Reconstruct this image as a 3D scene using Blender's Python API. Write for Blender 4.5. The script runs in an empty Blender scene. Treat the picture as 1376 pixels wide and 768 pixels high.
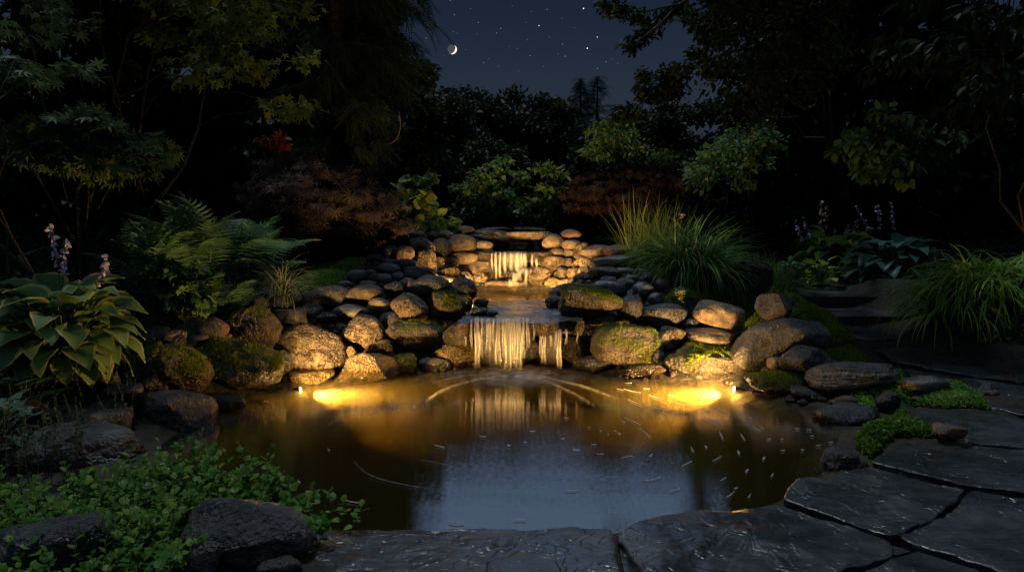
import bpy, bmesh, math, random
import numpy as np
from mathutils import Vector, Matrix, noise as mnoise

R = math.radians
random.seed(11)
RNG = np.random.default_rng(11)
scene = bpy.context.scene
COL = scene.collection

# ------------------------------------------------------------------ camera
F = 917.3                      # focal length in photo pixels (24 mm on 36 mm)
CAMZ = 1.5
PITCH = R(5.85)
cam_d = bpy.data.cameras.new("camera")
cam_d.lens = 24.0; cam_d.sensor_width = 36.0
cam_d.clip_start = 0.05; cam_d.clip_end = 2000
cam = bpy.data.objects.new("camera", cam_d)
cam.location = (0, 0, CAMZ)
cam.rotation_euler = (math.pi/2 - PITCH, 0, 0)
COL.objects.link(cam)
scene.camera = cam

# ------------------------------------------------------------------ render settings
scene.render.engine = 'CYCLES'
scene.view_settings.view_transform = 'Standard'
scene.view_settings.look = 'None'
scene.view_settings.exposure = 0.0
scene.view_settings.gamma = 1.0
cy = scene.cycles
cy.use_denoising = True
cy.max_bounces = 5; cy.diffuse_bounces = 2; cy.glossy_bounces = 3
cy.transmission_bounces = 3; cy.transparent_max_bounces = 12
cy.caustics_reflective = False; cy.caustics_refractive = False
cy.sample_clamp_indirect = 4.0

# ------------------------------------------------------------------ world: night sky
world = bpy.data.worlds.new("World"); scene.world = world
world.use_nodes = True
wn = world.node_tree; wn.nodes.clear()
wout = wn.nodes.new('ShaderNodeOutputWorld')
wbg = wn.nodes.new('ShaderNodeBackground')
wtc = wn.nodes.new('ShaderNodeTexCoord')
wsep = wn.nodes.new('ShaderNodeSeparateXYZ')
wramp = wn.nodes.new('ShaderNodeValToRGB')
wramp.color_ramp.interpolation = 'EASE'
el = wramp.color_ramp.elements
SKY = [(0.0, (.018, .026, .040)), (0.14, (.021, .030, .047)), (0.30, (.011, .019, .037)),
       (0.335, (.018, .028, .048)), (0.42, (.07, .092, .125)), (0.60, (.10, .125, .16)), (1.0, (.11, .135, .165))]
while len(el) < len(SKY): el.new(0.5)
for e, (p, c) in zip(el, SKY):
    e.position = p; e.color = (*c, 1)
wn.links.new(wtc.outputs['Generated'], wsep.inputs[0])
wn.links.new(wsep.outputs['Z'], wramp.inputs[0])
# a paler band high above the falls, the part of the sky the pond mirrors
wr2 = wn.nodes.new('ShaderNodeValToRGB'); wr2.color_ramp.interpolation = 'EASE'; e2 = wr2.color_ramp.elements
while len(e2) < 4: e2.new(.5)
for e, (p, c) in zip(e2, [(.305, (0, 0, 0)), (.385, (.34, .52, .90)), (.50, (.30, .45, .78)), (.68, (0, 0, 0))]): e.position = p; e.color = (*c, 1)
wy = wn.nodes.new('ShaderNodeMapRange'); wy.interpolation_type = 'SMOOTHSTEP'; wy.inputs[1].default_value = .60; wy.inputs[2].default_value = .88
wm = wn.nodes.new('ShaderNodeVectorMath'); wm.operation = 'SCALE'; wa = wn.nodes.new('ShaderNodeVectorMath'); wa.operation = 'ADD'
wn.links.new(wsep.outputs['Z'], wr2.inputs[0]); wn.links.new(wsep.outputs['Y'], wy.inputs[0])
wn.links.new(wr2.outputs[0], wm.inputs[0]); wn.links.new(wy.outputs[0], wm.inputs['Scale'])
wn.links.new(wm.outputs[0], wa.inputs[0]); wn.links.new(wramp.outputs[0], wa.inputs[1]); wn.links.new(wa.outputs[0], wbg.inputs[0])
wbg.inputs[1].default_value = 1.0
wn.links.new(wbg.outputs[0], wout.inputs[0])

# moonlight: one dim, soft, high lamp
ml = bpy.data.lights.new("moonlight", 'SUN')
ml.energy = .95; ml.angle = R(5); ml.color = (.86, .96, .95)
mlo = bpy.data.objects.new("moonlight", ml)
mlo.rotation_euler = (R(-19), R(-10), 0)
COL.objects.link(mlo)

# ------------------------------------------------------------------ pixel helpers (photo pixels -> world)
def ray(px, py):
    u = (px-688)/F; v = (384-py)/F
    return Vector((u, math.cos(PITCH)+v*math.sin(PITCH), -math.sin(PITCH)+v*math.cos(PITCH)))
def at(px, py, Y):
    d = ray(px, py); t = Y/d.y
    return Vector((0, 0, CAMZ)) + d*t
def on(px, py, z):
    d = ray(px, py); t = (z-CAMZ)/d.z
    return Vector((0, 0, CAMZ)) + d*t

# ------------------------------------------------------------------ object helpers
def link_mesh(name, me, mats, parent=None, smooth=True):
    o = bpy.data.objects.new(name, me); COL.objects.link(o)
    for m in (mats if isinstance(mats, (list, tuple)) else [mats]): me.materials.append(m)
    if smooth:
        me.polygons.foreach_set('use_smooth', np.ones(len(me.polygons), dtype=bool))
    if parent: o.parent = parent
    return o
def tag(o, label=None, cat=None, group=None, kind=None):
    if label: o['label'] = label
    if cat: o['category'] = cat
    if group: o['group'] = group
    if kind: o['kind'] = kind
    return o
def empty(name, loc, label, cat, group=None):
    o = bpy.data.objects.new(name, None); o.location = loc; o.empty_display_size = .1
    COL.objects.link(o); return tag(o, label, cat, group)

def np_mesh(name, V, loops, starts, totals, mi=None):
    me = bpy.data.meshes.new(name)
    me.vertices.add(len(V)); me.vertices.foreach_set('co', np.ascontiguousarray(V, dtype=np.float32).ravel())
    me.loops.add(len(loops)); me.loops.foreach_set('vertex_index', np.ascontiguousarray(loops, dtype=np.int32))
    me.polygons.add(len(starts)); me.polygons.foreach_set('loop_start', np.ascontiguousarray(starts, dtype=np.int32))
    me.polygons.foreach_set('loop_total', np.ascontiguousarray(totals, dtype=np.int32))
    if mi is not None: me.polygons.foreach_set('material_index', np.ascontiguousarray(mi, dtype=np.int32))
    me.update(calc_edges=True); me.validate()
    return me

class Acc:
    """collects vertices and faces for one mesh"""
    def __init__(s): s.V = []; s.L = []; s.T = []; s.M = []; s.n = 0
    def add(s, V, faces, mi=0):
        V = np.asarray(V, dtype=np.float32).reshape(-1, 3)
        s.V.append(V)
        for f in faces:
            s.L.extend([i+s.n for i in f]); s.T.append(len(f)); s.M.append(mi)
        s.n += len(V)
    def add_np(s, V, loops, totals, mi=None):
        s.V.append(np.asarray(V, dtype=np.float32)); s.L.extend((np.asarray(loops)+s.n).tolist()); s.T.extend(list(totals))
        s.M.extend(list(mi) if mi is not None else [0]*len(totals)); s.n += len(V)
    def build(s, name, mats, parent=None, smooth=True, origin=None):
        V = np.concatenate(s.V) if s.V else np.zeros((0, 3))
        if origin is not None: V = V-np.array(origin)
        T = np.array(s.T); st = np.concatenate([[0], np.cumsum(T)[:-1]]) if len(T) else []
        me = np_mesh(name, V, np.array(s.L), st, T, np.array(s.M))
        o = link_mesh(name, me, mats, parent, smooth)
        if origin is not None and parent is None: o.location = origin
        return o

def tube_into(acc, pts, radii, n=6, mi=0):
    pts = [Vector(p) for p in pts]; V = []; Fc = []
    prev = None
    for i, p in enumerate(pts):
        a = pts[max(i-1, 0)]; b = pts[min(i+1, len(pts)-1)]
        t = (b-a).normalized() if (b-a).length > 1e-9 else Vector((0, 0, 1))
        x = (prev - t*prev.dot(t)) if prev is not None else t.orthogonal()
        if x.length < 1e-6: x = t.orthogonal()
        x.normalize(); prev = x; y = t.cross(x)
        for k in range(n):
            an = 2*math.pi*k/n
            V.append(p + (x*math.cos(an)+y*math.sin(an))*radii[i])
    for i in range(len(pts)-1):
        for k in range(n):
            k2 = (k+1) % n
            Fc.append((i*n+k, i*n+k2, (i+1)*n+k2, (i+1)*n+k))
    Fc.append(tuple(range(n-1, -1, -1))); Fc.append(tuple((len(pts)-1)*n+k for k in range(n)))
    acc.add([tuple(v) for v in V], Fc, mi)

def curve_pts(a, b, n=6, sag=0.0, wob=0.0, rnd=random):
    a = Vector(a); b = Vector(b); L = (b-a).length; out = []
    for i in range(n):
        t = i/(n-1)
        p = a.lerp(b, t)
        p.z += sag*L*4*t*(1-t)
        if 0 < i < n-1: p += Vector((rnd.uniform(-1, 1), rnd.uniform(-1, 1), rnd.uniform(-1, 1)))*wob*L
        out.append(p)
    return out

# ------------------------------------------------------------------ leaf templates: (V, faces) length along +Y, normal +Z
def T_diamond():
    V = [(0, 0, 0), (.30, .45, .06), (0, 1, -.08), (-.30, .45, .06)]
    return V, [(0, 1, 2), (0, 2, 3)]
def T_ovate(w=.32):
    V = [(0, 0, 0), (w*.85, .25, .06), (w, .5, .05), (w*.62, .78, -.02), (0, 1, -.16), (-w*.62, .78, -.02), (-w, .5, .05), (-w*.85, .25, .06),
         (0, .28, 0), (0, .52, -.01), (0, .78, -.07)]
    return V, [(0, 1, 8), (8, 1, 2, 9), (9, 2, 3, 10), (10, 3, 4), (10, 4, 5), (9, 10, 5, 6), (8, 9, 6, 7), (0, 8, 7)]
def T_lobed(lobes=7, notch=.36, spread=125, sharp=.5, droop=.12, wid=None):
    V = [(0, 0, 0)]; Fc = []
    n = lobes
    for i in range(n):
        a = R(-spread + 2*spread*i/(n-1)); k = 1-.45*abs(i-(n-1)/2)/((n-1)/2)
        half = R(spread/(n-1))
        for da, r, z in ((-half*(wid or .95), notch, 0), (-half*.45, notch+.62*(k-notch)*sharp+.1, -.02), (0, k, -droop*k), (half*.45, notch+.62*(k-notch)*sharp+.1, -.02), (half*(wid or .95), notch, 0)):
            V.append((math.sin(a+da)*r, math.cos(a+da)*r+.12, z))
        b = 1+5*i
        Fc.append((0, b, b+1, b+2)); Fc.append((0, b+2, b+3, b+4))
    return V, Fc
def T_lace():
    V = [(0, 0, 0)]; Fc = []
    for i in range(7):
        a = R(-110 + 220*i/6); k = 1-.35*abs(i-3)/3
        ux, uy = math.sin(a), math.cos(a); nx, ny = uy, -ux; w = .055
        b = len(V)
        V += [(ux*.4+nx*w, uy*.4+ny*w, -.03), (ux*k, uy*k, -.22*k), (ux*.4-nx*w, uy*.4-ny*w, -.03)]
        Fc.append((0, b, b+1, b+2))
    return V, Fc
def T_spray(n=9, w=.035, ln=.24, droop=.25):
    V = []; Fc = []
    for i in range(n):
        y = i/n; z = -droop*y*y
        for s in (-1, 1):
            l = ln*(1-.65*y); b = len(V)
            V += [(0, y, z), (s*l*.55, y+.06+w, z-.01), (s*l, y+.20, z-.06), (s*l*.5, y+.06-w, z-.01)]
            Fc.append((b, b+1, b+2, b+3))
    return V, Fc
def T_frond(n=17, arch=.42, wmax=.26):
    V = []; Fc = []
    def P(t):  # arch
        return (t*(1-.12*t), arch*math.sin(t*2.2)*.62-.10*t*t)
    for i in range(n):
        t = .14+.86*i/n; y, z = P(t)
        l = wmax*(math.sin(min(1, (t-.02)*1.15)*math.pi)**.7)+.015
        for s in (-1, 1):
            # each pinna with small teeth: 3 segments
            b = len(V); w = .0105
            V += [(0, y-w, z), (0, y+w, z), (s*l*.55, y+w*1.1+.05, z-.012), (s*l*.55, y-w*.6+.05-.012, z-.012), (s*l, y+.11, z-.06)]
            Fc += [(b, b+3, b+2, b+1), (b+3, b+4, b+2)]
    m = 12
    for i in range(m):
        y, z = P(i/m); y2, z2 = P((i+1)/m); b = len(V); w = .006
        V += [(-w, y, z+.002), (w, y, z+.002), (w, y2, z2+.002), (-w, y2, z2+.002)]; Fc.append((b, b+1, b+2, b+3))
    return V, Fc
def T_heart(w=.36, cup=.10, droop=.35, margin=.80):
    """broad hosta leaf with a margin ring; returns faces with material index"""
    ts = [0, .06, .16, .3, .45, .6, .74, .87, .95, 1.0]
    us = [-1, -margin, -.4, 0, .4, margin, 1]
    V = []; Fc = []; M = []
    for t in ts:
        ww = w*(math.sin(min(1, (t*.93+.10))**.72*math.pi)**.85) if t < 1 else .0
        if t == 0: ww = w*.35
        y0 = t; z0 = -droop*t*t+.12*math.sin(t*math.pi)
        for u in us:
            a = abs(u)
            yy = y0 - .10*a*max(0, 1-t*3.2)          # heart lobes
            z = z0 + cup*ww/w*(a**1.5) - .02*math.cos(u*9)*(1-t)*.6 + (.018*math.sin(t*16+u*2) if a > .7 else 0)
            V.append((u*ww, yy, z))
    nu = len(us)
    for i in range(len(ts)-1):
        for j in range(nu-1):
            Fc.append((i*nu+j, i*nu+j+1, (i+1)*nu+j+1, (i+1)*nu+j))
            M.append(1 if (j in (0, nu-2) or i >= len(ts)-2) else 0)
    return V, Fc, M

def frames(dirs, norms):
    d = dirs/np.linalg.norm(dirs, axis=1, keepdims=True)
    x = np.cross(d, norms); x /= (np.linalg.norm(x, axis=1, keepdims=True)+1e-9)
    z = np.cross(x, d)
    return np.stack([x, d, z], axis=2)         # columns

def scatter_arrays(tmpl, pos, dirs, norms, scale):
    V, Fc = tmpl[0], tmpl[1]
    V = np.array(V, dtype=np.float32); n = len(pos); k = len(V)
    M = frames(dirs, norms)
    P = np.einsum('nij,kj->nki', M, V)*np.asarray(scale).reshape(-1, 1, 1) + pos[:, None, :]
    lo = np.concatenate([np.array(f) for f in Fc]); tot = np.array([len(f) for f in Fc])
    loops = (lo[None, :] + (np.arange(n)*k)[:, None]).ravel()
    totals = np.tile(tot, n)
    mi = np.tile(np.array(tmpl[2]), n) if len(tmpl) > 2 else np.zeros(len(totals), dtype=int)
    return P.reshape(-1, 3), loops, totals, mi

def scatter_obj(name, tmpl, pos, dirs, norms, scale, mats, parent=None, smooth=False):
    P, loops, totals, mi = scatter_arrays(tmpl, pos, dirs, norms, scale)
    st = np.concatenate([[0], np.cumsum(totals)[:-1]])
    if parent is not None: P = P - np.array(parent.location)
    return link_mesh(name, np_mesh(name, P, loops, st, totals, mi), mats, parent, smooth)

def blades(n, base, az, length, width, elev, droop, seg=7, twist=.3):
    """grass blades as bent tapering strips; returns arrays"""
    t = np.linspace(0, 1, seg+1)[None, :]
    ang = elev[:, None] - droop[:, None]*t**1.3           # local pitch along the blade
    ds = length[:, None]/seg
    h = np.cumsum(np.cos(ang)*ds, axis=1)-np.cos(ang[:, :1])*ds; z = np.cumsum(np.sin(ang)*ds, axis=1)-np.sin(ang[:, :1])*ds
    cx, sx = np.cos(az)[:, None], np.sin(az)[:, None]
    c = np.stack([base[:, :1]+h*cx, base[:, 1:2]+h*sx, base[:, 2:3]+z], axis=2)
    w = width[:, None]*(1-t**2.2)*np.minimum(1, .45+t*3)*.5
    side = np.stack([-sx*np.ones_like(t), cx*np.ones_like(t), twist*np.ones_like(h)*np.sin(az*7)[:, None]], axis=2)
    A = c+side*w[..., None]; B = c-side*w[..., None]
    V = np.stack([A, B], axis=2).reshape(n, -1, 3)
    k = 2*(seg+1); f = []
    for i in range(seg): f += [2*i, 2*i+1, 2*i+3, 2*i+2]
    loops = (np.array(f)[None, :]+(np.arange(n)*k)[:, None]).ravel()
    return V.reshape(-1, 3), loops, np.full(n*seg, 4)

def arr_obj(name, V, loops, totals, mats, parent=None, smooth=True):
    st = np.concatenate([[0], np.cumsum(totals)[:-1]])
    if parent is not None: V = V - np.array(parent.location)
    return link_mesh(name, np_mesh(name, V, loops, st, totals), mats, parent, smooth)

# ------------------------------------------------------------------ materials
def new_mat(name):
    m = bpy.data.materials.new(name); m.use_nodes = True
    m.node_tree.nodes.clear(); return m, m.node_tree
def N(nt, t, **kw):
    n = nt.nodes.new(t)
    for k, v in kw.items():
        if hasattr(n, k): setattr(n, k, v)
        else: n.inputs[k.replace('_', ' ')].default_value = v
    return n
def ramp(nt, fac, stops):
    r = nt.nodes.new('ShaderNodeValToRGB'); e = r.color_ramp.elements
    while len(e) < len(stops): e.new(.5)
    for a, (p, c) in zip(e, stops): a.position = p; a.color = (*c, 1) if len(c) == 3 else c
    nt.links.new(fac, r.inputs[0]); return r.outputs[0]
def objcoord(nt, scale=(1, 1, 1)):
    tc = N(nt, 'ShaderNodeTexCoord'); oi = N(nt, 'ShaderNodeObjectInfo')
    mp = N(nt, 'ShaderNodeMapping'); mul = N(nt, 'ShaderNodeMath', operation='MULTIPLY'); mul.inputs[1].default_value = 87.0
    nt.links.new(oi.outputs['Random'], mul.inputs[0])
    nt.links.new(tc.outputs['Object'], mp.inputs[0]); nt.links.new(mul.outputs[0], mp.inputs['Location'])
    mp.inputs['Scale'].default_value = scale
    return mp.outputs[0], oi.outputs['Random']
def mixc(nt, fac, a, b, blend='MIX'):
    m = nt.nodes.new('ShaderNodeMix'); m.data_type = 'RGBA'; m.blend_type = blend
    for s, v in ((m.inputs[0], fac), (m.inputs[6], a), (m.inputs[7], b)):
        if hasattr(v, 'node'): nt.links.new(v, s)
        else: s.default_value = v if isinstance(v, (int, float)) else (*v, 1)
    return m.outputs[2]

def rock_mat(name, dark, mid, light, rough=.55, bump=.6, scale=6.0, crack=0.0, moss=0.0, pit=0.0, strata=0.0, speck=.5):
    m, nt = new_mat(name); L = nt.links.new
    co, rnd = objcoord(nt)
    n1 = N(nt, 'ShaderNodeTexNoise'); n1.inputs['Scale'].default_value = scale; n1.inputs['Detail'].default_value = 9; n1.inputs['Roughness'].default_value = .62
    L(co, n1.inputs[0])
    c = ramp(nt, n1.outputs[0], [(.30, dark), (.52, mid), (.72, light)])
    n2 = N(nt, 'ShaderNodeTexNoise'); n2.inputs['Scale'].default_value = scale*11; n2.inputs['Detail'].default_value = 4
    L(co, n2.inputs[0])
    sp = ramp(nt, n2.outputs[0], [(.36, (.45, .45, .45)), (.5, (1, 1, 1)), (.66, (1.5, 1.5, 1.5))])
    c = mixc(nt, speck, c, mixc(nt, 1.0, c, sp, 'MULTIPLY'))
    # slight tint per stone
    hv = N(nt, 'ShaderNodeHueSaturation'); mr = N(nt, 'ShaderNodeMapRange'); mr.inputs[3].default_value = .62; mr.inputs[4].default_value = 1.35
    L(rnd, mr.inputs[0]); L(mr.outputs[0], hv.inputs['Value']); L(c, hv.inputs['Color']); c = hv.outputs[0]
    hgt = N(nt, 'ShaderNodeMath', operation='ADD'); L(n1.outputs[0], hgt.inputs[0])
    h2 = N(nt, 'ShaderNodeMath', operation='MULTIPLY'); h2.inputs[1].default_value = .22; L(n2.outputs[0], h2.inputs[0]); L(h2.outputs[0], hgt.inputs[1])
    H = hgt.outputs[0]
    if crack:
        vo = N(nt, 'ShaderNodeTexVoronoi'); vo.feature = 'DISTANCE_TO_EDGE'; vo.inputs['Scale'].default_value = scale*.55
        wn_ = N(nt, 'ShaderNodeTexNoise'); wn_.inputs['Scale'].default_value = scale*.8; L(co, wn_.inputs[0])
        ad = N(nt, 'ShaderNodeVectorMath', operation='ADD'); L(co, ad.inputs[0]); L(wn_.outputs[1], ad.inputs[1]); L(ad.outputs[0], vo.inputs[0])
        ck = ramp(nt, vo.outputs[0], [(0, (0, 0, 0)), (.045, (1, 1, 1))])
        a = N(nt, 'ShaderNodeMath', operation='MULTIPLY_ADD'); L(ck, a.inputs[0]); a.inputs[1].default_value = crack; L(H, a.inputs[2]); H = a.outputs[0]
        c = mixc(nt, min(.6, crack*3), c, mixc(nt, 1.0, c, ramp(nt, vo.outputs[0], [(0, (.25, .22, .2)), (.03, (1, 1, 1))]), 'MULTIPLY'))
    if pit:
        vo = N(nt, 'ShaderNodeTexVoronoi'); vo.inputs['Scale'].default_value = scale*5; L(co, vo.inputs[0])
        a = N(nt, 'ShaderNodeMath', operation='MULTIPLY_ADD'); L(vo.outputs[0], a.inputs[0]); a.inputs[1].default_value = pit; L(H, a.inputs[2]); H = a.outputs[0]
    if strata:
        mp = N(nt, 'ShaderNodeMapping'); mp.inputs['Scale'].default_value = (2.0, 2.4, 20); L(co, mp.inputs[0])
        n3 = N(nt, 'ShaderNodeTexNoise'); n3.inputs['Scale'].default_value = 1.6; n3.inputs['Detail'].default_value = 7; L(mp.outputs[0], n3.inputs[0])
        a = N(nt, 'ShaderNodeMath', operation='MULTIPLY_ADD'); L(n3.outputs[0], a.inputs[0]); a.inputs[1].default_value = strata; L(H, a.inputs[2]); H = a.outputs[0]
    rr = ramp(nt, n1.outputs[0], [(.3, (rough-.18,)*3), (.7, (rough+.15,)*3)])
    if moss:
        ge = N(nt, 'ShaderNodeNewGeometry'); sx = N(nt, 'ShaderNodeSeparateXYZ'); L(ge.outputs['Normal'], sx.inputs[0])
        n4 = N(nt, 'ShaderNodeTexNoise'); n4.inputs['Scale'].default_value = 4.5; n4.inputs['Detail'].default_value = 6; L(co, n4.inputs[0])
        s = N(nt, 'ShaderNodeMath', operation='MULTIPLY_ADD'); L(sx.outputs[2], s.inputs[0]); s.inputs[1].default_value = .40; L(n4.outputs[0], s.inputs[2])
        msk = ramp(nt, s.outputs[0], [(.93-.26*moss, (0, 0, 0)), (1.0-.26*moss, (1, 1, 1))])
        n5 = N(nt, 'ShaderNodeTexNoise'); n5.inputs['Scale'].default_value = 60; n5.inputs['Detail'].default_value = 5; L(co, n5.inputs[0])
        mc = ramp(nt, n5.outputs[0], [(.35, (.035, .05, .008)), (.6, (.13, .15, .022)), (.75, (.20, .19, .04))])
        c = mixc(nt, msk, c, mc)
        b2 = N(nt, 'ShaderNodeMath', operation='MULTIPLY'); L(n5.outputs[0], b2.inputs[0]); L(msk, b2.inputs[1])
        a = N(nt, 'ShaderNodeMath', operation='MULTIPLY_ADD'); L(b2.outputs[0], a.inputs[0]); a.inputs[1].default_value = .7; L(H, a.inputs[2]); H = a.outputs[0]
        rr = mixc(nt, msk, rr, (.9, .9, .9))
    # stone that dips into the pond is dark and wet up to an uneven line
    gw = N(nt, 'ShaderNodeNewGeometry'); sw = N(nt, 'ShaderNodeSeparateXYZ'); L(gw.outputs['Position'], sw.inputs[0])
    nw = N(nt, 'ShaderNodeMath', operation='MULTIPLY_ADD'); L(n1.outputs[0], nw.inputs[0]); nw.inputs[1].default_value = -.12; L(sw.outputs[2], nw.inputs[2])
    wet = ramp(nt, nw.outputs[0], [(0.0, (1, 1, 1)), (.035, (0, 0, 0))])
    c = mixc(nt, wet, c, mixc(nt, 1.0, c, (.42, .40, .36), 'MULTIPLY')); rr = mixc(nt, wet, rr, (.14, .14, .14))
    bp = N(nt, 'ShaderNodeBump'); bp.inputs['Strength'].default_value = bump; bp.inputs['Distance'].default_value = .11; L(H, bp.inputs['Height'])
    p = N(nt, 'ShaderNodeBsdfPrincipled'); L(c, p.inputs['Base Color']); L(rr, p.inputs['Roughness']); L(bp.outputs[0], p.inputs['Normal'])
    o = N(nt, 'ShaderNodeOutputMaterial'); L(p.outputs[0], o.inputs[0]); return m

def leaf_mat(name, dark, light, tip=None, rough=.5, trans=.25, scale=2.5):
    m, nt = new_mat(name); L = nt.links.new
    ge = N(nt, 'ShaderNodeNewGeometry'); tc = N(nt, 'ShaderNodeTexCoord')
    n1 = N(nt, 'ShaderNodeTexNoise'); n1.inputs['Scale'].default_value = scale; n1.inputs['Detail'].default_value = 3; L(tc.outputs['Object'], n1.inputs[0])
    ad = N(nt, 'ShaderNodeMath', operation='MULTIPLY_ADD'); L(ge.outputs['Random Per Island'], ad.inputs[0]); ad.inputs[1].default_value = .55
    s = N(nt, 'ShaderNodeMath', operation='MULTIPLY'); L(n1.outputs[0], s.inputs[0]); s.inputs[1].default_value = .5; L(s.outputs[0], ad.inputs[2])
    st = [(.15, dark), (.6, light)] + ([(.86, tip)] if tip else [])
    c = ramp(nt, ad.outputs[0], st)
    n2 = N(nt, 'ShaderNodeTexNoise'); n2.inputs['Scale'].default_value = 70; L(tc.outputs['Object'], n2.inputs[0])
    bp = N(nt, 'ShaderNodeBump'); bp.inputs['Strength'].default_value = .3; bp.inputs['Distance'].default_value = .01; L(n2.outputs[0], bp.inputs['Height'])
    p = N(nt, 'ShaderNodeBsdfPrincipled'); L(c, p.inputs['Base Color']); p.inputs['Roughness'].default_value = rough; L(bp.outputs[0], p.inputs['Normal'])
    p.inputs['Specular IOR Level'].default_value = .16
    t = N(nt, 'ShaderNodeBsdfTranslucent'); L(c, t.inputs[0])
    mx = N(nt, 'ShaderNodeMixShader'); mx.inputs[0].default_value = min(.6, trans+.12); L(p.outputs[0], mx.inputs[1]); L(t.outputs[0], mx.inputs[2])
    o = N(nt, 'ShaderNodeOutputMaterial'); L(mx.outputs[0], o.inputs[0]); return m

def plain_mat(name, col, rough=.6, var=.3, scale=20, metal=0, emit=None, es=0):
    m, nt = new_mat(name); L = nt.links.new
    tc = N(nt, 'ShaderNodeTexCoord'); n1 = N(nt, 'ShaderNodeTexNoise'); n1.inputs['Scale'].default_value = scale; n1.inputs['Detail'].default_value = 6; L(tc.outputs['Object'], n1.inputs[0])
    c = ramp(nt, n1.outputs[0], [(.3, tuple(x*(1-var) for x in col)), (.7, tuple(x*(1+var) for x in col))])
    p = N(nt, 'ShaderNodeBsdfPrincipled'); L(c, p.inputs['Base Color']); p.inputs['Roughness'].default_value = rough; p.inputs['Metallic'].default_value = metal
    bp = N(nt, 'ShaderNodeBump'); bp.inputs['Strength'].default_value = .4; bp.inputs['Distance'].default_value = .02; L(n1.outputs[0], bp.inputs['Height']); L(bp.outputs[0], p.inputs['Normal'])
    if emit: p.inputs['Emission Color'].default_value = (*emit, 1); p.inputs['Emission Strength'].default_value = es
    o = N(nt, 'ShaderNodeOutputMaterial'); L(p.outputs[0], o.inputs[0]); return m

M = {}
M['cobble'] = rock_mat('blue_grey_cobble', (.025, .027, .033), (.068, .072, .085), (.14, .145, .165), rough=.36, bump=.35, scale=7, speck=.5)
M['brown'] = rock_mat('brown_cobble', (.045, .034, .026), (.13, .098, .072), (.24, .19, .14), rough=.40, bump=.7, scale=8, speck=.6)
M['granite'] = rock_mat('rough_granite', (.03, .024, .018), (.15, .115, .08), (.34, .27, .19), rough=.48, bump=1.0, scale=7, crack=.45, pit=.12, speck=.9)
M['rust'] = rock_mat('pitted_yellow_rock', (.035, .024, .012), (.17, .12, .055), (.36, .27, .14), rough=.45, bump=1.0, scale=11, pit=.35, speck=.9)
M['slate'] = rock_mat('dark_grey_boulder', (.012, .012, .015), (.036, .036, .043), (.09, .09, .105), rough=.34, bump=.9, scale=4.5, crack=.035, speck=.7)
M['layer'] = rock_mat('layered_slate', (.02, .023, .028), (.055, .058, .068), (.12, .125, .14), rough=.34, bump=.9, scale=5, strata=.9, speck=.6)
M['pale'] = rock_mat('pale_grey_boulder', (.03, .028, .028), (.078, .074, .074), (.17, .16, .155), rough=.42, bump=1.0, scale=6, crack=.05, speck=.9)
M['red'] = rock_mat('reddish_stone', (.06, .03, .025), (.14, .075, .06), (.24, .14, .11), rough=.5, bump=.5, scale=8)
M['mossy'] = rock_mat('mossy_boulder', (.02, .018, .015), (.07, .058, .042), (.17, .14, .10), rough=.42, bump=1.0, scale=7, pit=.15, crack=.1, moss=.62, speck=.8)
M['mossy2'] = rock_mat('very_mossy_boulder', (.02, .018, .015), (.07, .058, .042), (.17, .14, .10), rough=.42, bump=1.0, scale=7, pit=.2, moss=.95, speck=.8)
M['ledge'] = rock_mat('ragged_ledge_rock', (.02, .016, .013), (.09, .07, .05), (.22, .17, .12), rough=.38, bump=1.2, scale=9, strata=.7, pit=.3, speck=.9)
M['bark'] = rock_mat('tree_bark', (.006, .005, .004), (.018, .015, .011), (.04, .034, .026), rough=.8, bump=.9, scale=9, strata=.0)
M['stem'] = plain_mat('green_stem', (.06, .10, .035), .5)
# ================================================================== STONES (positions read first: the ground follows them)
REG = {'A': (320, 290, 3.2), 'C': (600, 290, 3.34), 'D': (860, 340, 3.2), 'E': (1000, 480, 2.667), 'L': (0, 300, 3.2),
       'F': (0, 520, 3.098), 'G': (240, 400, 4.8), 'P': (0, 0, 1.0)}
SHORE = [(0, 620), (150, 600), (245, 575), (285, 552), (320, 535), (360, 515), (400, 505), (480, 500), (640, 497), (780, 498), (860, 508),
         (980, 510), (1010, 522), (1060, 538), (1110, 548), (1200, 560)]
def shore_py(px):
    return float(np.interp(px, [a for a, b in SHORE], [b for a, b in SHORE]))
def wall_d(px, py):
    ys = shore_py(px); d0 = on(px, ys, 0).y
    lim = 395.0
    d = d0 + .0080*max(0, ys-max(py, lim))
    if py < lim: d += .0235*(lim-py)
    if py > ys: d = on(px, py, 0).y
    return d
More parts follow.
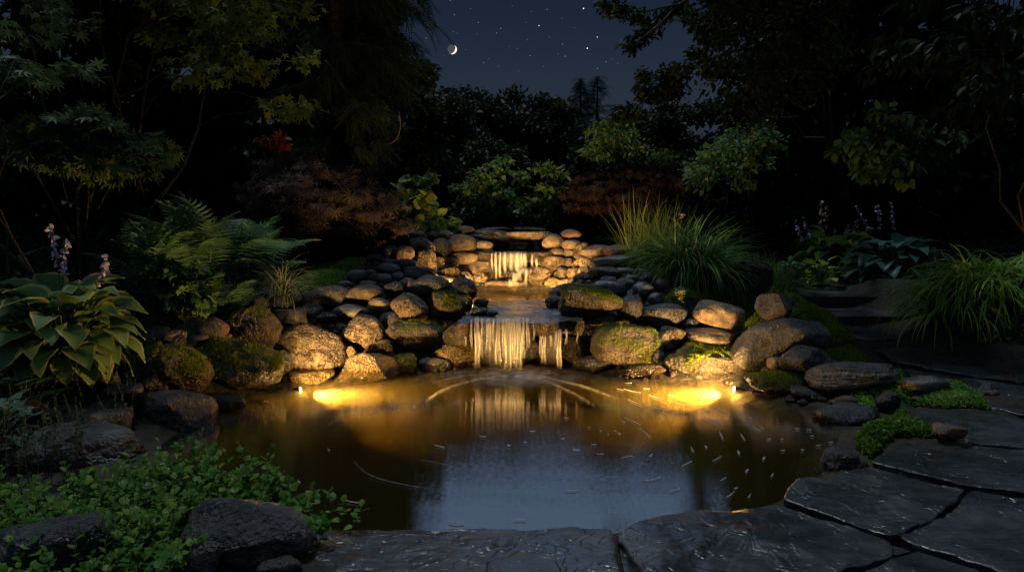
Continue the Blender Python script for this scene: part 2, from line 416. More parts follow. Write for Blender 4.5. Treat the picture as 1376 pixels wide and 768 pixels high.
# region, cx, cy, w, h, roll, shape, material, label, depth override, thickness ratio
# shapes: r round cobble, b boulder, a angular, f flat, k knobbly
ST = [
# --- left lower wall
('A', 78, 490, 205, 175, 8, 'b', 'mossy', 'dark round boulder with a mossy crown left of the brightly lit cracked boulder', None),
('A', 320, 575, 275, 218, 4, 'b', 'granite', 'largest golden lit boulder with deep cracks just behind the left pond light', None),
('G', 330, 430, 640, 300, 6, 'b', 'mossy2', 'broad flat-sided boulder with a green moss cap at the left shore', None),
('A', 230, 440, 155, 92, 8, 'a', 'cobble', 'pale-topped stone resting in the gap above the large golden boulder', None),
('A', 165, 375, 112, 58, 0, 'r', 'cobble', 'smooth grey oblong stone on the top course at the left end of the wall', None),
('A', 240, 355, 78, 54, 0, 'r', 'cobble', 'small squarish grey stone between oblong stone and broad dark block on the top course', None),
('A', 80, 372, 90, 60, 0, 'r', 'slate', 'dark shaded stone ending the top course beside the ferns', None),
('A', 375, 352, 185, 92, -10, 'a', 'slate', 'broad dark craggy block on the top course below the green ground cover', None),
('A', 460, 297, 64, 36, 0, 'r', 'cobble', 'small blue-grey stone at the near tip of the green ground cover', None),
('A', 512, 260, 78, 52, -6, 'r', 'cobble', 'smooth egg-shaped blue-grey stone beside the green ground cover', None),
('A', 572, 255, 42, 46, 0, 'r', 'red', 'little reddish brown stone wedged among blue-grey cobbles', None),
('A', 615, 272, 88, 46, 3, 'r', 'cobble', 'blue-grey cobble right of the little reddish wedge stone', None),
('A', 648, 228, 92, 46, 6, 'r', 'cobble', 'pale blue oval cobble with a lighter stone lying over its back edge', None),
('A', 718, 208, 96, 44, 0, 'r', 'cobble', 'flat blue-grey cobble behind the pale oval one near the weeping maple', None),
('A', 660, 200, 78, 30, 4, 'r', 'pale', 'thin pale stone lying over the back edge of a blue oval cobble', None),
('A', 590, 187, 76, 42, 0, 'r', 'slate', 'dark oval stone farthest back at the left, under the weeping maple', None),
('A', 655, 155, 70, 50, 4, 'r', 'slate', 'dark stone under the hanging edge of the weeping maple', None),
('A', 715, 163, 76, 60, -5, 'b', 'brown', 'speckled brown stone beside the lit upright rock, below the weeping maple', None),
('A', 540, 333, 156, 70, -3, 'r', 'brown', 'large oval cobble with a warm lit underside in the middle of the left wall', None),
('A', 560, 293, 66, 26, 3, 'r', 'cobble', 'small thin grey stone on the back of the large oval cobble', None),
('A', 485, 415, 150, 66, 1, 'r', 'cobble', 'flat oval cobble with a warm rim above the dark-topped round boulder', None),
('A', 605, 390, 98, 72, -6, 'r', 'brown', 'tan blocky stone beside the big speckled round granite', None),
('A', 375, 437, 96, 46, 0, 'r', 'slate', 'low dark stone in the recess under the broad craggy block', None),
('A', 735, 405, 148, 130, 5, 'r', 'granite', 'big speckled round granite boulder in the middle of the left wall', None),
('A', 545, 503, 166, 142, 14, 'b', 'granite', 'dark-topped rounded boulder glowing gold underneath, right of the largest golden boulder', None),
('A', 615, 567, 100, 64, -8, 'k', 'rust', 'small knobbly golden stone above the pointed yellow rock', None),
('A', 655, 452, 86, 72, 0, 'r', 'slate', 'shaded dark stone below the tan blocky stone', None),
('A', 443, 483, 46, 44, 0, 'r', 'slate', 'tiny dark stone wedged at the upper right shoulder of the largest golden boulder', None),
('A', 765, 520, 226, 128, 4, 'b', 'mossy', 'wide brown boulder with moss on its right shoulder, left of the lower falls', None),
('A', 560, 655, 235, 132, -4, 'a', 'rust', 'pointed yellow rock rising from the water at the foot of the left wall', None),
('A', 700, 645, 120, 90, 0, 'b', 'mossy', 'low dark mossy rock beside the pointed yellow rock at the waterline', None),
('A', 725, 292, 62, 48, 0, 'r', 'brown', 'small warm brown stone under the long flat dark cap stones', None),
('A', 827, 305, 156, 92, 4, 'r', 'slate', 'broad dark flat-topped cobble lit gold below, over the speckled granite', None),
('A', 782, 243, 124, 44, 4, 'f', 'slate', 'long thin dark cap stone in front of the glowing yellow rocks', None),
('A', 736, 252, 54, 36, 0, 'r', 'cobble', 'small grey stone left of the long thin dark cap stone', None),
('A', 684, 262, 54, 38, 0, 'r', 'cobble', 'small grey cobble between the blue oval stone and the dark cap stones', None),
('A', 668, 312, 76, 56, 0, 'b', 'slate', 'dark shadowed stone below a small grey cobble in the left pile', None),
('A', 908, 385, 176, 112, 8, 'a', 'mossy', 'angular brown boulder with moss, directly left of the lower ledge', None),
('A', 965, 318, 116, 94, 5, 'r', 'slate', 'smooth dark round boulder guarding the left edge of the middle pool', None),
('A', 935, 602, 176, 104, 0, 'k', 'rust', 'knobbly dark gold rock low at the left foot of the lower falls', None),
('A', 487, 592, 46, 66, -6, 'k', 'rust', 'narrow upright stone between the largest golden boulder and the pointed yellow rock', None),
('A', 310, 692, 190, 52, -4, 'f', 'rust', 'flat wet rock at the waterline under the largest golden boulder', None),
('A', 192, 640, 78, 118, 0, 'b', 'slate', 'small shaded stone squeezed between mossy-capped boulder and largest golden boulder', None),
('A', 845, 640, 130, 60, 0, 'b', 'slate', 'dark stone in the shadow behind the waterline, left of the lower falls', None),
# --- glowing upper left
('A', 812, 200, 88, 120, 6, 'a', 'granite', 'brightly lit upright rock at the top of the left pile', 8.62),
('A', 902, 262, 92, 84, 4, 'a', 'rust', 'brightest yellow angular rock behind the smooth dark round boulder', 8.7),
('A', 865, 205, 46, 54, 10, 'a', 'granite', 'slim lit rock between the two glowing angular rocks', 8.9),
('A', 790, 128, 110, 62, 14, 'a', 'brown', 'rough brown rock sloping under the edge of the weeping maple', 8.9),
('A', 765, 88, 86, 50, 0, 'b', 'brown', 'rough brown rock half hidden by the weeping maple fringe', 9.1),
('A', 870, 137, 88, 74, 5, 'r', 'slate', 'smooth dark stone above the slim lit rock', 9.2),
('A', 892, 86, 64, 44, 0, 'r', 'brown', 'brownish stone in the back row right of the weeping maple', 9.6),
('A', 838, 86, 58, 40, 0, 'r', 'slate', 'dark stone in the back row beside the weeping maple fringe', 9.6),
('A', 905, 202, 84, 48, 0, 'b', 'brown', 'warm brown stone over the brightest yellow rock', 9.25),
('A', 968, 258, 64, 40, 0, 'b', 'granite', 'lit stone between the brightest yellow rock and the dark round boulder', 9.1),
# --- back wall left of the upper falls
('C', 70, 128, 118, 80, 4, 'r', 'brown', 'large tan rounded stone at the upper left corner of the back wall', 9.5),
('C', 85, 67, 76, 40, 0, 'r', 'brown', 'small brown stone on the back row left of the flat cap slabs', 9.9),
('C', 80, 188, 112, 50, -2, 'r', 'brown', 'tan oval stone under the large tan rounded one', 9.4),
('C', 168, 132, 72, 36, 3, 'r', 'brown', 'small warm stone just left of the upper ledge', 9.6),
('C', 15, 215, 58, 48, 0, 'r', 'granite', 'warm stone in the left wall of the middle pool', 9.2),
('C', 118, 232, 150, 58, 0, 'b', 'brown', 'wide brown stone in the middle course left of the upper falls', 9.45),
('C', 148, 276, 70, 42, 0, 'b', 'granite', 'small lit stone at the left foot of the upper falls', 9.4),
('C', 85, 285, 70, 48, 0, 'b', 'brown', 'stone at the water on the left side of the middle pool', 9.3),
('C', 195, 170, 60, 50, 0, 'b', 'brown', 'stone carrying the left end of the upper ledge', 9.75),
# --- cap slabs
('C', 215, 88, 190, 44, 5, 'f', 'layer', 'grey flat cap slab on the left above the upper falls', 10.1),
('C', 370, 90, 200, 36, 0, 'f', 'brown', 'warm-edged flat cap slab on the right above the upper falls', 10.1),
('C', 225, 62, 130, 20, 0, 'f', 'layer', 'thin flat slab farthest back on the left above the upper falls', 10.8),
('C', 375, 63, 130, 22, 3, 'f', 'layer', 'thin flat slab farthest back on the right above the upper falls', 10.8),
('C', 338, 123, 84, 12, 0, 'f', 'layer', 'thin low stone lying in the stream under the right cap slab', 10.0),
# --- behind the upper falls
('C', 412, 268, 118, 78, 0, 'b', 'granite', 'rounded lit rock splitting the upper falls', 9.42),
('C', 300, 250, 150, 90, 0, 'b', 'slate', 'dark wet rock behind the upper falls', 9.75),
('C', 262, 305, 160, 34, 0, 'f', 'brown', 'flat rock under the foot of the upper falls', 9.4),
# --- right back wall
('C', 478, 118, 90, 70, -8, 'r', 'brown', 'blocky tan stone right of the cap slabs', 9.7),
('C', 560, 88, 92, 50, 4, 'r', 'red', 'reddish rounded stone topping the right back wall', 9.8),
('C', 562, 130, 84, 42, 0, 'r', 'brown', 'tan stone beneath the reddish topping stone', 9.65),
('C', 490, 165, 68, 40, -4, 'r', 'brown', 'small tan stone beneath the blocky tan stone', 9.6),
('C', 546, 166, 58, 32, 0, 'r', 'brown', 'small dull stone in the second course of the right back wall', 9.6),
('C', 478, 213, 116, 60, 0, 'r', 'granite', 'broad tan stone at the right edge of the upper falls', 9.5),
('C', 546, 211, 46, 44, 0, 'r', 'brown', 'small stone right of the broad tan stone', 9.5),
('C', 603, 158, 70, 70, 0, 'a', 'granite', 'brightly lit angular stone in the right back wall', 9.45),
('C', 672, 160, 126, 54, -3, 'r', 'brown', 'wide warm-rimmed stone beside the smooth brown end stone', 9.3),
('C', 603, 214, 80, 66, 0, 'a', 'granite', 'brightly lit square stone in the lower course of the right back wall', 9.35),
('C', 520, 258, 70, 54, 0, 'b', 'granite', 'lit stone low in the wall right of the splitting rock', 9.35),
('C', 572, 266, 56, 64, 0, 'a', 'rust', 'yellow lit stone at the water in the right back wall', 9.2),
('C', 480, 298, 78, 44, 0, 'b', 'rust', 'low yellow stone at the water right of the upper falls', 9.2),
('C', 532, 300, 62, 34, 0, 'b', 'brown', 'small stone at the right rim of the middle pool', 9.1),
('C', 768, 158, 112, 54, -2, 'r', 'red', 'smooth brown end stone of the right back wall beside the grasses', 9.1),
('C', 745, 205, 200, 50, -3, 'f', 'cobble', 'long flat grey slab under the smooth brown end stone', 8.8),
('C', 690, 222, 90, 34, 0, 'r', 'red', 'reddish stone tucked under the long flat grey slab', 8.75),
('C', 622, 250, 60, 40, 0, 'b', 'granite', 'lit stone between the square stone and the dark flat pool stone', 8.9),
# --- right pile beside the middle pool
('C', 612, 282, 82, 42, 0, 'r', 'slate', 'dark stone at the head of the right pile beside the pool', 8.3),
('C', 545, 332, 150, 54, -8, 'r', 'slate', 'dark flat stone at the right rim of the middle pool', 7.9),
('C', 482, 388, 72, 52, 0, 'r', 'slate', 'small dark stone sitting on the right side of the blue ledge', 7.4),
('C', 712, 262, 136, 64, 4, 'r', 'slate', 'large smooth dark stone at the top of the right pile', 8.2),
('C', 728, 290, 70, 34, 0, 'r', 'slate', 'small rounded stone in front of the large smooth one', 7.9),
('C', 800, 250, 110, 34, 0, 'r', 'cobble', 'low grey stone behind the right pile', 8.4),
('C', 842, 285, 84, 40, 8, 'r', 'cobble', 'grey stone in the middle back of the right pile', 8.0),
('C', 886, 252, 56, 36, 0, 'r', 'cobble', 'small grey stone under the edge of the grasses', 8.4),
('C', 730, 327, 126, 70, 6, 'r', 'cobble', 'smooth oval stone lying over the mossy lit boulder', 7.55),
('C', 802, 312, 76, 66, 10, 'r', 'pale', 'pale grey stone near the middle of the right pile', 7.65),
('C', 880, 338, 96, 78, 0, 'r', 'cobble', 'rounded blue-grey stone in the right pile', 7.5),
('C', 908, 288, 76, 60, 20, 'r', 'pale', 'pale stone below the drooping grass blades', 7.9),
('C', 938, 372, 66, 52, 0, 'r', 'cobble', 'small blue-grey stone at the right end of the pile', 7.3),
('C', 968, 312, 66, 56, 0, 'r', 'cobble', 'bluish stone at the foot of the big grass', 7.7),
('C', 835, 355, 50, 50, 0, 'r', 'slate', 'dark little stone between pale and blue-grey stones of the pile', 7.5),
('C', 940, 262, 50, 38, 0, 'r', 'slate', 'dark little stone under the golden upright grass', 8.3),
('C', 650, 388, 262, 128, 4, 'b', 'mossy', 'lit boulder with moss on its left end, right of the blue ledge', 6.98),
('C', 830, 418, 120, 116, 0, 'r', 'slate', 'dark rounded boulder right of the lit moss-ended boulder', None),
('C', 710, 466, 120, 52, -6, 'b', 'brown', 'shaded tan rock under the lit moss-ended boulder', None),
('C', 645, 540, 90, 60, 0, 'b', 'slate', 'dark rock in shadow right of the lower falls', None),
('C', 800, 578, 275, 182, 2, 'b', 'mossy2', 'great round mossy boulder glowing yellow right of the lower falls', None),
('C', 980, 566, 78, 92, 0, 'r', 'granite', 'upright brown stone right of the great round mossy boulder', None),
('C', 950, 640, 66, 64, 0, 'r', 'slate', 'small dark stone under the upright brown stone', None),
('C', 885, 693, 200, 50, -3, 'f', 'rust', 'flat golden rock at the waterline below the great round mossy boulder', None),
('C', 660, 668, 170, 76, 0, 'r', 'slate', 'dark wet rock at the waterline right of the lower falls', None),
('C', 575, 600, 130, 110, 0, 'k', 'ledge', 'rough dark rock under the right end of the lower ledge', 6.78),
('C', 50, 540, 120, 110, 0, 'k', 'ledge', 'rough golden rock under the left end of the lower ledge', 6.74),
('C', 330, 590, 220, 200, 0, 'b', 'slate', 'dark wet rock face behind the strands of the lower falls', 7.0),
('C', 205, 600, 150, 160, 0, 'b', 'slate', 'dark wet rock left behind the lower falls', 6.98),
('C', 465, 600, 150, 160, 0, 'b', 'slate', 'dark wet rock right behind the lower falls', 6.98),
('C', 156, 390, 58, 38, 0, 'r', 'slate', 'small dark stone at the back left corner of the blue ledge', 7.5),
('C', 150, 432, 84, 38, 0, 'k', 'slate', 'low dark stone on the front left of the blue ledge', 6.85),
('C', 205, 436, 48, 28, 0, 'r', 'slate', 'tiny dark stone on the front left of the blue ledge', 6.8),
# --- right bank
('D', 98, 262, 178, 86, 4, 'f', 'slate', 'dark flat-topped boulder with a warm lower rim beside green moss', None),
('D', 465, 112, 178, 158, -8, 'a', 'slate', 'big dark jagged rock at the right foot of the grass', 8.2),
('D', 68, 198, 64, 48, 0, 'r', 'cobble', 'bluish small stone left of the moss bank', None),
('D', 25, 160, 60, 46, 0, 'r', 'cobble', 'rounded grey stone just above the bluish small stone by the moss bank', None),
('D', 180, 168, 60, 24, 0, 'f', 'pale', 'small pale flat stone on the back edge of the moss', None),
('D', 345, 280, 226, 124, 16, 'b', 'brown', 'brown humped boulder surrounded by moss in the right bank', None),
('D', 305, 372, 206, 90, 8, 'b', 'brown', 'long boulder with a gold lower edge under the brown humped boulder', None),
('D', 222, 312, 54, 58, 0, 'r', 'slate', 'small dark round stone left of the brown humped boulder', None),
('D', 135, 366, 120, 94, -6, 'a', 'granite', 'lit angular stone between great mossy boulder and small dark round stone', None),
('D', 80, 450, 56, 62, 0, 'r', 'slate', 'little dark oval stone right of the great mossy boulder', None),
('D', 290, 466, 356, 130, 4, 'b', 'mossy', 'long low mossy boulder blazing gold behind the right pond light', None),
('D', 592, 385, 362, 176, -18, 'b', 'pale', 'biggest grey-violet boulder of the right bank leaning toward the water', None),
('D', 578, 232, 146, 112, 10, 'a', 'pale', 'angular grey rock standing in moss above the biggest boulder', None),
('D', 722, 468, 226, 128, 4, 'a', 'slate', 'angular dark violet rock right of the small brown stone', None),
('D', 583, 474, 70, 58, 0, 'r', 'brown', 'small brown stone between two big rocks of the right bank', None),
('D', 600, 560, 260, 92, 6, 'b', 'mossy', 'low wet mossy rock right of the right pond light', None),
('D', 720, 604, 150, 40, 8, 'f', 'slate', 'flat wet rock sliding into the pond behind the low mossy rock', None),
('D', 430, 440, 60, 34, 0, 'b', 'granite', 'small golden stone under the biggest boulder', None),
('D', 915, 530, 352, 120, -6, 'f', 'layer', 'flat layered slab rock with a furrowed top on the right shore', None),
('D', 890, 700, 260, 84, 3, 'f', 'slate', 'low shore rock outlined by wet foam at the right edge', None),
('D', 895, 640, 120, 48, -4, 'a', 'brown', 'brown stone lying on the low shore rock', None),
('D', 1065, 640, 90, 96, 0, 'b', 'slate', 'dark shore rock beneath the creeping plants', None),
('E', 648, 95, 138, 52, -4, 'f', 'cobble', 'smooth grey flat stone among creeping plants on the path', 'g'),
('E', 735, 268, 116, 52, 6, 'a', 'red', 'brown broken stone beside the bright creeping plant on the patio', 'g'),
('E', 345, 368, 124, 90, 0, 'b', 'slate', 'dark rock at the water beside the rounded patio corner', None),
('E', 860, 120, 70, 30, -40, 'a', 'slate', 'dark jagged stone chip on the path', 'g'),
('L', 920, 455, 104, 92, 18, 'r', 'red', 'round reddish stone resting behind the moss-capped boulder on the left', None),
('L', 835, 497, 120, 44, 0, 'r', 'cobble', 'small grey stone beside the round reddish one', None),
('L', 820, 465, 110, 46, 0, 'b', 'mossy2', 'small mossy lump behind a grey stone on the left bank', None),
('L', 735, 505, 120, 80, 0, 'b', 'slate', 'dark rock behind the slanted mossy boulder', None),
('L', 715, 625, 330, 190, 14, 'b', 'mossy2', 'slanted boulder draped with yellow-green moss at the left shore', None),
('L', 395, 665, 240, 120, 8, 'a', 'slate', 'dark bluish rock below the variegated hosta', None),
('L', 475, 607, 130, 54, 0, 'a', 'slate', 'low craggy stone directly under the hosta leaves', None),
('L', 645, 690, 96, 62, 0, 'k', 'pale', 'small pale knobbly stone below the slanted mossy boulder', None),
('L', 570, 655, 110, 60, -10, 'a', 'slate', 'grey-brown stone left of the small pale knobbly stone', None),
('L', 545, 748, 170, 130, 4, 'a', 'cobble', 'bluish peaked rock left of the pale shore boulder', None),
('F', 755, 108, 278, 160, 6, 'b', 'pale', 'pale rounded boulder standing in the water at the left shore', None),
('F', 375, 158, 330, 128, 2, 'b', 'pale', 'wide pale-topped boulder above the black slab on the left', None),
('F', 445, 108, 150, 100, 12, 'r', 'slate', 'dark rounded rock between bluish peaked rock and wide pale-topped boulder', None),
('F', 640, 45, 90, 50, 0, 'r', 'slate', 'dark stone tucked behind the pale rounded shore boulder', None),
('F', 250, 285, 590, 190, -4, 'f', 'slate', 'long black slab rock sloping to the water behind the leafy ground cover', None),
('F', 925, 65, 190, 74, 0, 'f', 'slate', 'half-sunken dark rock right of the pale shore boulder', None),
('F', 1030, 620, 500, 290, 8, 'b', 'slate', 'big dark boulder in the lower left foreground', 2.62),
('F', 848, 710, 132, 150, 6, 'b', 'pale', 'small pale upright stone leaning on the big foreground boulder', 2.42),
('F', 1165, 748, 170, 80, -4, 'b', 'pale', 'pale low stone at the bottom edge under the big foreground boulder', 2.42),
('F', 200, 690, 500, 260, -8, 'b', 'slate', 'nearly black boulder in the bottom left corner', 2.62),
('P', 30, 560, 90, 60, 0, 'b', 'slate', 'shaded rock beneath the trailing leaves at the left edge', None),
('P', 270, 445, 56, 36, 0, 'b', 'slate', 'dark stone on the left bank behind the mossy boulders', None),
('P', 222, 455, 50, 30, 0, 'b', 'slate', 'dark stone under the small leafy shrub on the left', None),
('P', 420, 420, 30, 22, 0, 'r', 'slate', 'dark chink stone between the top course and the flat oval cobble', None),
('P', 1185, 395, 26, 22, 0, 'k', 'slate', 'dark lump at the back edge of the stone steps', 'g'),
]
stones = []
for (rg, cx, cy_, w, h, roll, shp, mt, lab, dd) in ST:
    ox, oy, s = REG[rg]
    px, py, w, h = ox+cx/s, oy+cy_/s, w/s*1.14, h/s*1.13
    if dd is None: Y = wall_d(px, py+h*.25)
    elif dd == 'g': Y = on(px, py+h*.5, .13).y
    else: Y = dd
    # centre lies half a depth behind the visible face
    W = w*Y/F; H = h*Y/F
    dep = min(W*.9, max(H*1.15, W*.62))
    if shp == 'f': dep = W*.75
    if mt == 'layer' or lab.startswith('long black'): dep = W*.55
    Yc = Y + (dep*.25 if dd is None else 0)
    c = at(px, py, Yc); k = Yc/Y
    stones.append(dict(c=c, W=W*k, H=H*k, D=dep*k, roll=roll, shp=shp, mt=mt, lab=lab))

# ================================================================== TERRAIN
POND_PX = [(420, 716), (330, 690), (240, 640), (215, 600), (245, 575), (285, 552), (320, 535), (360, 515), (400, 505), (480, 500), (640, 497), (780, 498), (860, 508),
           (980, 510), (1010, 522), (1060, 538), (1110, 548), (1135, 575), (1125, 600), (1140, 618), (1110, 648), (1050, 680), (960, 690), (880, 700), (830, 716), (620, 722)]
POND = np.array([tuple(on(px, py, 0))[:2] for px, py in POND_PX])
def sd_poly(P, X, Y):
    """signed distance, negative inside"""
    d = np.full(X.shape, 1e9); inside = np.zeros(X.shape, bool); n = len(P)
    for i in range(n):
        ax, ay = P[i]; bx, by = P[(i+1) % n]
        ex, ey = bx-ax, by-ay; t = np.clip(((X-ax)*ex+(Y-ay)*ey)/(ex*ex+ey*ey+1e-12), 0, 1)
        d = np.minimum(d, np.hypot(X-ax-t*ex, Y-ay-t*ey))
        c = ((ay > Y) != (by > Y)) & (X < (bx-ax)*(Y-ay)/(by-ay+1e-12)+ax)
        inside ^= c
    return np.where(inside, -d, d)
CP = [(2, 3, .04), (3, 4, .04), (4, 5.5, .05), (3, 2, .04), (1.2, 2.2, .04), (0, 2.3, .04), (-1, 2.2, .04), (5, 4, .08), (0, 0, .0), (3, 0, 0), (-3, 0, .05), (-1.6, 2.6, .05),
      (-2, 2.8, .04), (-2.6, 3.4, .02), (-3, 4, .02), (-4.4, 4.6, .25), (-3.7, 5, .26), (-3.3, 6, .36), (-4.2, 7, .5), (-3.0, 7.4, .55), (-5, 9, .9), (-2.6, 8.2, .78), (-1.7, 9.4, 1.05), (-3.4, 10, 1.05),
      (0, 11.5, 1.2), (1.6, 10.4, 1.12), (2.6, 9.4, .85), (2.0, 9.0, .8), (-1.3, 10.4, 1.15), (3.1, 8.3, .30), (2.9, 7.4, .16), (3.2, 6.4, .05), (4.2, 6.6, .05), (4.3, 7.8, .06), (4.4, 8.8, .22), (4.4, 9.9, .37),
      (4.4, 11.2, .5), (5.7, 8.2, .35), (5.6, 9.6, .6), (6.4, 7, .35), (3.0, 9.8, .62), (3.3, 11, .8), (5.4, 5.8, .12), (6.5, 4.5, .2), (8, 8, .8), (8, 12, 1.2),
      (0, 14, 1.3), (5, 14, 1.2), (-5, 14, 1.3), (-8, 8, 1.0), (-8, 3, .5), (-7, 12, 1.2), (10, 3, .5), (0, -8, 0), (12, -8, .3), (-12, -8, .4), (0, 20, 1.4), (10, 20, 1.4), (-10, 20, 1.4), (16, 10, 1.3), (-16, 10, 1.3),
      (0, 40, 1.6), (25, 40, 1.8), (-25, 40, 1.8), (40, 10, 1.5), (-40, 10, 1.5), (0, -40, .8), (40, -30, 1), (-40, -30, 1), (0, 70, 2.2), (45, 60, 2.2), (-45, 60, 2.2)]
cps = [(*p, 1.0) for p in CP]
# beds that carry the plants
BED = [(20, 468, 4.9), (85, 470, 5.0), (140, 474, 5.2), (378, 388, 7.1), (275, 380, 6.9), (325, 365, 7.4), (205, 395, 6.2), (235, 410, 6.3), (1200, 382, 10.4), (1260, 385, 10.2), (1115, 372, 11.8), (1180, 372, 11.9), (1318, 398, 7.3), (1370, 396, 7.3),
       (1250, 437, 7.2), (925, 372, 8.35), (960, 378, 8.3), (1040, 385, 8.4), (1355, 460, 6.4), (1100, 372, 11.8), (440, 372, 7.9), (480, 356, 8.3)]
for b_ in BED:
    q_ = at(*b_); cps.append((q_.x, q_.y, q_.z, .16))
for s in stones:
    if s['c'].y > 2.2: cps.append((s['c'].x, s['c'].y+s['D']*.12, max(.0, s['c'].z-s['H']*.36), .16))
cpa = np.array(cps)
def height(X, Y):
    X = np.asarray(X, float); Y = np.asarray(Y, float); shp = X.shape; x = X.ravel(); y = Y.ravel()
    out = np.empty(len(x))
    for i in range(0, len(x), 4000):
        d2 = (x[i:i+4000, None]-cpa[None, :, 0])**2+(y[i:i+4000, None]-cpa[None, :, 1])**2
        w = cpa[None, :, 3]/(d2+.004)**1.9
        out[i:i+4000] = (w*cpa[None, :, 2]).sum(1)/w.sum(1)
    z = out
    sm = lambda a, b, v: np.clip((v-a)/(b-a), 0, 1)**2*(3-2*np.clip((v-a)/(b-a), 0, 1))
    sd = sd_poly(POND, x, y)
    z = np.where(sd < .18, z*sm(-.02, .18, sd)+(.0)*(1-sm(-.02, .18, sd)), z)
    z = z-.42*sm(.02, -.55, sd)
    z = np.where((x > -4.6) & (x < 4.6), z, z)
    # middle pool, recess under the lower ledge, stream bed
    def carve(z, x0, x1, y0, y1, h, e=.07):
        k = sm(x0-e, x0+e, x)*sm(x1+e, x1-e, x)*sm(y0-e, y0+e, y)*sm(y1+e, y1-e, y)
        return z*(1-k)+np.minimum(z, h)*k
    z = carve(z, -.50, .66, 6.3, 7.0, -.2)
    z = carve(z, -.55, .68, 6.9, 9.55, .34)
    z = carve(z, -.50, .50, 9.5, 11.0, .93)
    return z.reshape(shp)
def h1(x, y): return float(height(np.array([x]), np.array([y]))[0])
def axis(lo, hi, c0, c1, fine, grow=1.16):
    a = list(np.arange(c0, c1+fine/2, fine)); s = fine; v = a[-1]
    while v < hi: s *= grow; v += s; a.append(v)
    s = fine; v = a[0]
    while v > lo: s *= grow; v -= s; a.insert(0, v)
    return np.array(a)
gx = axis(-90, 90, -4.2, 5.2, .06); gy = axis(-60, 110, 2.2, 10.8, .06)
GX, GY = np.meshgrid(gx, gy)
GZ = height(GX, GY)
# small bumps of soil
bn = np.array([mnoise.fractal(Vector((x*1.7, y*1.7, 3)), 1.0, 2.0, 4) for x, y in zip(GX.ravel(), GY.ravel())]).reshape(GX.shape)
GZ = GZ+bn*.025*np.clip((sd_poly(POND, GX, GY)+.3)/.6, .3, 1)
ny, nx = GX.shape
idx = np.arange(nx*ny).reshape(ny, nx)
q = np.stack([idx[:-1, :-1], idx[:-1, 1:], idx[1:, 1:], idx[1:, :-1]], axis=-1).reshape(-1, 4)
me = np_mesh('ground', np.stack([GX, GY, GZ], -1).reshape(-1, 3), q.ravel(), np.arange(len(q))*4, np.full(len(q), 4))
m, nt = new_mat('dark_soil'); L = nt.links.new
tc = N(nt, 'ShaderNodeTexCoord'); n1 = N(nt, 'ShaderNodeTexNoise'); n1.inputs['Scale'].default_value = 14; n1.inputs['Detail'].default_value = 10; L(tc.outputs['Object'], n1.inputs[0])
c = ramp(nt, n1.outputs[0], [(.3, (.006, .005, .004)), (.55, (.018, .015, .011)), (.8, (.045, .036, .026))])
# algae-brown pond bed below the water
ge = N(nt, 'ShaderNodeNewGeometry'); sp = N(nt, 'ShaderNodeSeparateXYZ'); L(ge.outputs['Position'], sp.inputs[0])
mr = N(nt, 'ShaderNodeMapRange'); mr.inputs[1].default_value = .02; mr.inputs[2].default_value = -.05; L(sp.outputs[2], mr.inputs[0])
c2 = ramp(nt, n1.outputs[0], [(.3, (.02, .015, .006)), (.6, (.06, .048, .016)), (.8, (.11, .09, .03))])
c = mixc(nt, mr.outputs[0], c, c2)
bp = N(nt, 'ShaderNodeBump'); bp.inputs['Strength'].default_value = .9; bp.inputs['Distance'].default_value = .05; L(n1.outputs[0], bp.inputs['Height'])
p = N(nt, 'ShaderNodeBsdfPrincipled'); L(c, p.inputs['Base Color']); p.inputs['Roughness'].default_value = .85; L(bp.outputs[0], p.inputs['Normal'])
o = N(nt, 'ShaderNodeOutputMaterial'); L(p.outputs[0], o.inputs[0]); M['soil'] = m
tag(link_mesh('ground', me, M['soil']), kind='structure', label='dark garden soil rising behind the pond')
def gz(x, y):
    """ground height from the mesh grid"""
    i = int(np.clip(np.searchsorted(gx, x)-1, 0, nx-2)); j = int(np.clip(np.searchsorted(gy, y)-1, 0, ny-2))
    u = (x-gx[i])/(gx[i+1]-gx[i]); v = (y-gy[j])/(gy[j+1]-gy[j])
    return float(GZ[j, i]*(1-u)*(1-v)+GZ[j, i+1]*u*(1-v)+GZ[j+1, i]*(1-u)*v+GZ[j+1, i+1]*u*v)
def gzv(x, y):
    x = np.asarray(x); y = np.asarray(y)
    i = np.clip(np.searchsorted(gx, x)-1, 0, nx-2); j = np.clip(np.searchsorted(gy, y)-1, 0, ny-2)
    u = (x-gx[i])/(gx[i+1]-gx[i]); v = (y-gy[j])/(gy[j+1]-gy[j])
    return GZ[j, i]*(1-u)*(1-v)+GZ[j, i+1]*u*(1-v)+GZ[j+1, i]*(1-u)*v+GZ[j+1, i+1]*u*v
def hit(px, py, y0=1.5, y1=60):
    """where the line of sight meets the ground"""
    d = ray(px, py); Y = y0
    while Y < y1:
        p = Vector((0, 0, CAMZ))+d*(Y/d.y)
        if p.z <= gz(p.x, p.y): return p
        Y += .03
    return p

